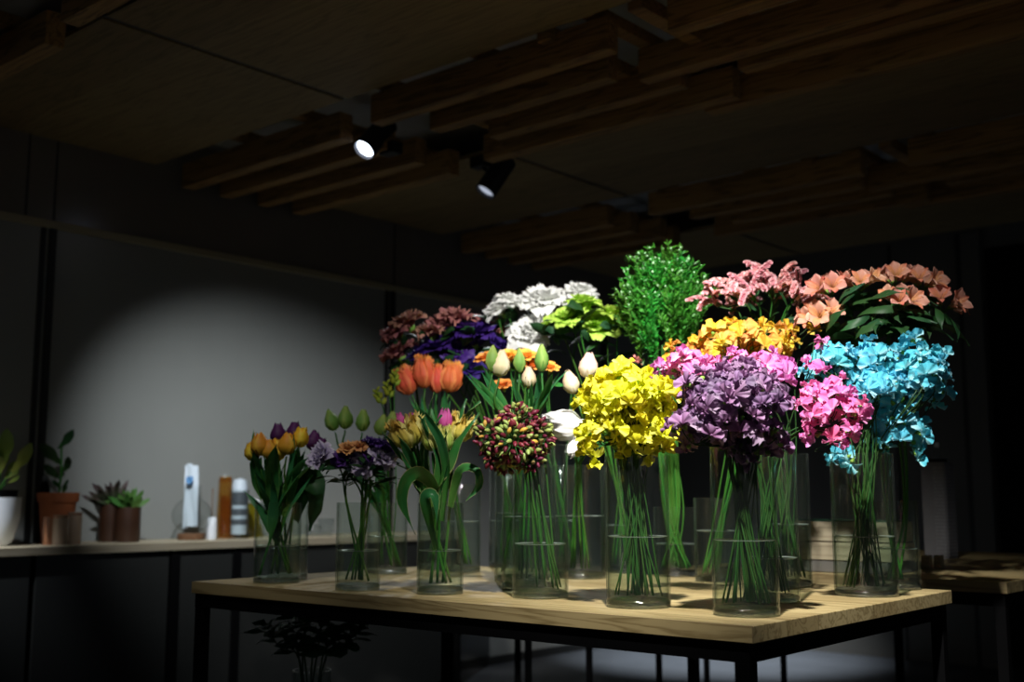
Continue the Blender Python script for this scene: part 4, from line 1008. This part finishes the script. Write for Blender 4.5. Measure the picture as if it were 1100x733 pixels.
pot(t, 'cap', [(2.8 * s, 66 * s), (2.8 * s, 72 * s), (0, 72 * s)], m_grey)
for x, X, w, h, mat, lab, cent, gm in ((117, -4.72, 11.5, 40, m_brown, 'dark spiky succulent in a square-shouldered brown pot', (116, 538), G_SUC), (136, -4.64, 13.5, 37, m_brown, 'green succulent in a glossy reddish brown pot', (139, 543), G_SUC2)):
    p, s = spx(x, X); t = thing('succulent', lab, 'potted plant', p); d = depth(p)
    pot(t, 'pot', [(0, 0), (w * .96 * s, 0), (w * s, 2 * s), (w * 1.02 * s, h * s), (w * .9 * s, h * s), (w * .88 * s, (h - 5) * s)], mat)
    pot(t, 'soil', [(w * .89 * s, (h - 4) * s), (0, (h - 3) * s)], m_soil)
    g = random.Random(x); cc = Vector((p.x, p.y, SZ + (h - 3) * s))
    for i in range(18):
        a = i * 2.4; el = 1.35 - i * .06; L = (34 if gm is G_SUC else 26) * s * g.uniform(.7, 1.05)
        if gm is G_SUC and i == 5: L = 40 * s
        dv = HR * math.cos(a) * math.cos(el) + HF * math.sin(a) * math.cos(el) + ZU * math.sin(el)
        px_leaf(t, 'leaf', cc, cc + dv * L, .011, gm, seed=i)
p, s = spx(205, -4.66); d = depth(p)
t = thing('glass_flask', 'round clear glass flask standing on a brown cork base', 'flask', p)
pot(t, 'cork_base', [(0, 0), (14 * s, 0), (14.5 * s, 1 * s), (14.5 * s, 6 * s), (13 * s, 7 * s), (0, 7 * s)], m_cork)
pr = [(0, 6.5 * s)] + [(21 * s * math.sin(a), (26 - 19.5 * math.cos(a)) * s) for a in [R(10 + 14 * i) for i in range(11)]] + [(9 * s, 47 * s), (8.5 * s, 56 * s), (9.5 * s, 58 * s)]
pot(t, 'bulb', pr, m_clear)
def sheet(t, nm, x0, y0, x1, y1, dd, mat, thick=.003, tilt=0):
    a = px(x0, y1, d + dd); b = px(x1, y0, d + dd); w = (b - a).dot(HR); h = b.z - a.z
    mb = MB()
    def f(u, v): return (u * w / 2 + tilt * v * w, .006 * math.sin(4 * u + 5 * v), v * h)
    mb.grid(f, 6, 6, 0); mb.grid(lambda u, v: Vector(f(u, v)) + Vector((0, thick, 0)), 6, 6, 0)
    link(nm, mb.mesh(nm, mat), t, Matrix.Translation(a + HR * w / 2 - t.location) @ orient(ZU, HR))
tp = thing('paper_packet', 'white packet with a blue label sticking up out of the round flask', 'packet', px(206, 572, d))
sheet(tp, 'sleeve', 198, 500, 212, 566, .0, m_paper, .01, -.15)
sheet(tp, 'label', 200, 512, 207, 520, -.012, m_blue, .001)
tp = thing('paper_packet', 'narrower pale packet behind the blue-labelled one in the flask', 'packet', px(203, 572, d + .02))
sheet(tp, 'sleeve', 195.5, 498, 201, 568, .03, m_paper, .006, .5)
link('reed', MB().tube([(0, 0, 0), (-.004, 0, 55 * s)], .0022, 6).mesh('reed', m_cork), tag(bpy.data.objects.new('reed_diffuser', None), 'small white tube with a single reed beside the flask', 'diffuser'))
rd = [o for o in bpy.data.objects if o.name == 'reed_diffuser'][0]; COL.objects.link(rd); rd.location = spx(227, -4.62)[0]
pot(rd, 'tube', [(0, 0), (5 * s, 0), (5.5 * s, 1 * s), (5 * s, 22 * s), (4 * s, 24 * s), (3.5 * s, 22 * s)], m_white)
p, s = spx(240, -4.70)
t = thing('amber_vase', 'tall slim amber glass vase on the wall counter', 'vase', p)
pot(t, 'glass_wall', [(0, 0), (7.5 * s, 0), (8.5 * s, 2 * s), (7 * s, 62 * s), (6 * s, 66 * s), (5.2 * s, 66 * s), (6.5 * s, 6 * s), (0, 5 * s)], m_amber)
pot(t, 'collar', [(6.4 * s, 60 * s), (7.2 * s, 62 * s), (6.4 * s, 64 * s)], m_amber)
p, s = spx(256, -4.63); d = depth(p)
t = thing('glass_jar', 'clear jar holding a dark-printed white roll on the wall counter', 'jar', p)
pot(t, 'glass_wall', [(0, 0), (9.5 * s, 0), (10 * s, 2 * s), (10 * s, 52 * s), (9.2 * s, 52 * s), (9 * s, 5 * s), (0, 4 * s)], m_clear)
p2 = p + ZU * 4.5 * s
t = thing('paper_roll', 'white paper roll with dark print standing in the clear jar', 'roll', p2)
pot(t, 'roll', [(0, 0), (8 * s, 0), (8.2 * s, 1 * s), (8 * s, 53 * s), (6.5 * s, 58 * s), (0, 60 * s)], m_paper)
for z0, z1 in ((10, 16), (20, 27), (31, 45)): pot(t, 'printed_band', [(8.25 * s, z0 * s), (8.3 * s, z0 * s), (8.3 * s, z1 * s), (8.2 * s, z1 * s)], m_grey)
p, s = spx(268, -4.72)
t = thing('yellow_jar', 'squat yellow glass jar next to the tulip vase', 'jar', p)
pot(t, 'glass_wall', [(0, 0), (9 * s, 0), (10 * s, 3 * s), (10 * s, 28 * s), (7.5 * s, 33 * s), (7.5 * s, 36 * s), (6.8 * s, 36 * s), (9 * s, 27 * s), (9 * s, 5 * s), (0, 4 * s)], m_yellow)
pot(t, 'rim_band', [(7.6 * s, 34 * s), (8.1 * s, 35 * s), (7.6 * s, 36 * s)], m_yellow)
for x, h, lab in ((336, 12, 'low clear glass dish on the counter seen beyond the big leaf'), (350, 18, 'small clear glass cup on the counter left of the carnation vase')):
    p, s = spx(x, -4.64); t = thing('glass_cup', lab, 'cup', p, 'small clear glasses on the counter')
    pot(t, 'glass_wall', [(0, 0), (6 * s, 0), (8 * s, 3 * s), (9 * s, h * s), (8.3 * s, h * s), (7 * s, 4 * s), (0, 2.5 * s)], m_clear)
    pot(t, 'foot_ring', [(6.2 * s, .2 * s), (6.8 * s, .8 * s), (6.2 * s, 1.4 * s)], m_clear)

# ------------------------------------------------------------------ things on the second table
m_crate = wood('crate_board', '#a49a82', '#857b64', plank=.2, axis='X', joint=False, rough=.6)
m_tray = plain('tray_grey', '#5d5b56', .5)
m_green = plain('green_felt', '#1d4a35', .8)
m_box = plain('grey_card', '#5f5f62', .7, noise=.05, scale=40)
m_boxrib = plain('grey_card_ribbed', '#707073', .7, noise=.25, scale=160)
fy = t2.y + .06; base = on_y(868, 613, fy)
xl = on_y(842, 590, fy).x; xr = on_y(957, 590, fy).x
kz = depth(on_y(900, 600, fy)) / F
zz = TZ
for h, ins, mat, lab, nm in ((13 * kz, .012, m_tray, 'flat grey tray at the bottom of the stack on the second table', 'tray'), (20 * kz, .0, m_crate, 'lower pale wooden crate in the stack on the second table', 'crate'), (22 * kz, .004, m_crate, 'upper pale wooden crate in the stack on the second table', 'crate')):
    t = thing(nm, lab, nm, (xl, fy, zz), 'stacked crates on the second table' if nm == 'crate' else None)
    W_, D_ = xr - xl - ins * 2, .18; th = .010
    mb = MB().box((ins, 0, .002), (ins + W_, th, h - .002), bev=.001); link('front_board', mb.mesh('front_board', mat, False), t)
    mb = MB().box((ins, D_ - th, .002), (ins + W_, D_, h - .002), bev=.001); link('back_board', mb.mesh('back_board', mat, False), t)
    for x in (ins, ins + W_ - th): link('side_board', MB().box((x, th, .002), (x + th, D_ - th, h - .002), bev=.001).mesh('side_board', mat, False), t)
    link('base_board', MB().box((ins + th, th, 0), (ins + W_ - th, D_ - th, .006)).mesh('base_board', mat, False), t)
    zz += h
o = link('felt_mat', MB().box((xl + .01, fy + .005, zz), (xr - .01, fy + .17, zz + .004), bev=.001).mesh('felt_mat', m_green, False)); tag(o, 'thin dark green mat covering the top of the crate stack', 'mat')
pb = on_z(1004, 601, TZ); kb_ = depth(pb) / F; bw, bh = 26 * kb_, 104 * kb_
t = thing('card_box', 'tall grey box with a ribbed side standing on the second table', 'box', (pb.x, pb.y + .02, TZ), rz=R(-2))
link('carton', MB().box((-bw * .5, 0, 0), (bw * .5, bw, bh), bev=.002).mesh('carton', m_box, False), t)
mb = MB()
for i in range(26): mb.box((bw * .5, .006, bh * (.03 + i * .036)), (bw * .5 + .003, bw - .006, bh * (.03 + i * .036) + bh * .02))
for i in range(26): mb.box((bw * .02, -.003, bh * (.03 + i * .036)), (bw * .5 - .004, 0, bh * (.03 + i * .036) + bh * .02))
link('ribbed_face', mb.mesh('ribbed_face', m_boxrib, False), t)
t = thing('black_lid', 'flat black tray on top of the tall grey box', 'tray', (pb.x, pb.y + .02 + bw * .5, TZ + bh))
link('plate', MB().lathe([(0, 0), (bw * .42, 0), (bw * .44, 4 * kb_), (bw * .40, 4 * kb_), (bw * .38, 1.5 * kb_), (0, 1.2 * kb_)], 24).mesh('plate', m_black, auto=40), t)
link('rim_band', MB().lathe([(bw * .44, 3.4 * kb_), (bw * .46, 3.8 * kb_), (bw * .44, 4.2 * kb_)], 24).mesh('rim_band', m_grey), t)
t = thing('bottle', 'little clear bottle on the black tray on the grey box', 'bottle', (pb.x + .004, pb.y + .02 + bw * .5, TZ + bh + 1.5 * kb_))
link('body', MB().lathe([(0, 0), (3.5 * kb_, 0), (4 * kb_, 1 * kb_), (4 * kb_, 11 * kb_), (2 * kb_, 14 * kb_), (1.8 * kb_, 16 * kb_)], 16).mesh('body', m_clear, auto=40), t)
link('cap', MB().lathe([(2.2 * kb_, 15 * kb_), (2.2 * kb_, 20 * kb_), (0, 20 * kb_)], 16).mesh('cap', m_white, auto=40), t)
for x, w, lab in ((994, 9, 'small pale wooden block on the second table beside the alstroemeria vase'), (1007, 8, 'small pale wooden block standing free on the second table')):
    p = on_z(x, 611, TZ); k_ = depth(p) / F
    o = link('wooden_block', MB().box((-w / 2 * k_, 0, 0), (w / 2 * k_, .03, 14 * k_), bev=.0015).mesh('wooden_block', m_crate, False)); o.location = p
    tag(o, lab, 'block', 'pale wooden blocks')

# ------------------------------------------------------------------ dark foliage in a floor vase under the table
pf = px(335, 720, 3.25); vz = pf.z
class _V: pass
t = thing('floor_vase', 'tall glass floor vase of dark foliage under the table', 'vase', (pf.x, pf.y, 0))
rr_ = .055
link('glass_wall', MB().lathe([(0, 0), (rr_ - .002, 0), (rr_, .003), (rr_, vz), (rr_ - .004, vz), (rr_ - .004, .02)], 40).mesh('glass_wall', m_glass, auto=50), t)
link('thick_base', MB().lathe([(0, .002), (rr_ - .005, .002), (rr_ - .005, .019), (0, .019)], 32).mesh('thick_base', m_base, auto=50), t)
link('water', MB().lathe([(rr_ - .0045, .021), (rr_ - .0045, .25), (0, .25)], 32).mesh('water', m_water, auto=50), t)
fv = _V(); fv.p = Vector((pf.x, pf.y, 0)); fv.r = rr_; fv.z0 = 0; fv.top = vz; fv.d = 3.25
for i, (x, y) in enumerate(((285, 668), (305, 672), (325, 668), (345, 668), (362, 670), (378, 676), (318, 690), (352, 690))):
    g = random.Random(i + 900); c = px(x, y, 3.25 + (i % 3 - 1) * .06); hd = ((c - px(336, 730, 3.25)).normalized() + ZU * .4).normalized()
    path = stem_path(fv, c, hd, g, back=.08)
    t = flower('foliage_stem', 'dark leafy stem in the floor vase under the table', 'foliage', 'dark foliage stems', path, .003, G_STEMD, .002)
    for j in range(9):
        q, tg = along(path, .97 - .038 * j); b = j * 2.4 + i; o = HR * math.cos(b) + HF * math.sin(b)
        lm = cached('dkleaf_%d' % (j % 3), lambda: leaf(j + 90, W=.22, fold=.2, arch=50, shape='oval', wave=.03), G_DARK)
        put(t, 'leaf', lm, q, (tg * .5 + o * .8).normalized(), o, .085 * g.uniform(.8, 1.2))
# ------------------------------------------------------------------ light
W = bpy.data.worlds.new('world'); SC.world = W; W.use_nodes = True
bg = W.node_tree.nodes['Background']; bg.inputs[0].default_value = (.75, .85, 1, 1); bg.inputs[1].default_value = .055
def spot(name, loc, target, e, size, blend=.5, col=(1, .97, .92), rad=.03):
    l = bpy.data.lights.new(name, 'SPOT'); l.energy = e; l.spot_size = R(size); l.spot_blend = blend; l.color = col; l.shadow_soft_size = rad
    o = bpy.data.objects.new(name, l); COL.objects.link(o); o.location = loc
    o.rotation_euler = (Vector(target) - Vector(loc)).to_track_quat('-Z', 'Y').to_euler(); return o
spot('key_spot', (-.74, 1.15, 2.48), (-1.42, 2.40, 1.12), 500, 50, 1.0)
spot('back_spot', (-.80, 1.55, 2.48), px(640, 320, 3.3), 330, 36, 1.0)
spot('left_spot', (-1.75, .95, 2.46), (-2.45, 2.12, 1.02), 40, 36, 1.0)
spot('lamp_beam', l2 + Vector((-.03, -.12, -.12)), (-2.5, 2.3, .95), 45, 48, .9, (.92, .96, 1))
spot('wall_spot', (-2.75, 1.7, 2.42), (WX, 3.74, .86), 310, 45, 1.0, (.92, .97, 1))
spot('pot_fill', (-3.9, 1.0, 2.45), (-4.62, 2.0, .90), 230, 20, 1.0, (.88, .94, 1))  # unseen narrow spot, added to brighten the white pot
spot('floor_spot', (-3.6, 6.2, 2.55), (-3.95, 6.6, 0), 700, 50, 1.0, (.85, .93, 1))
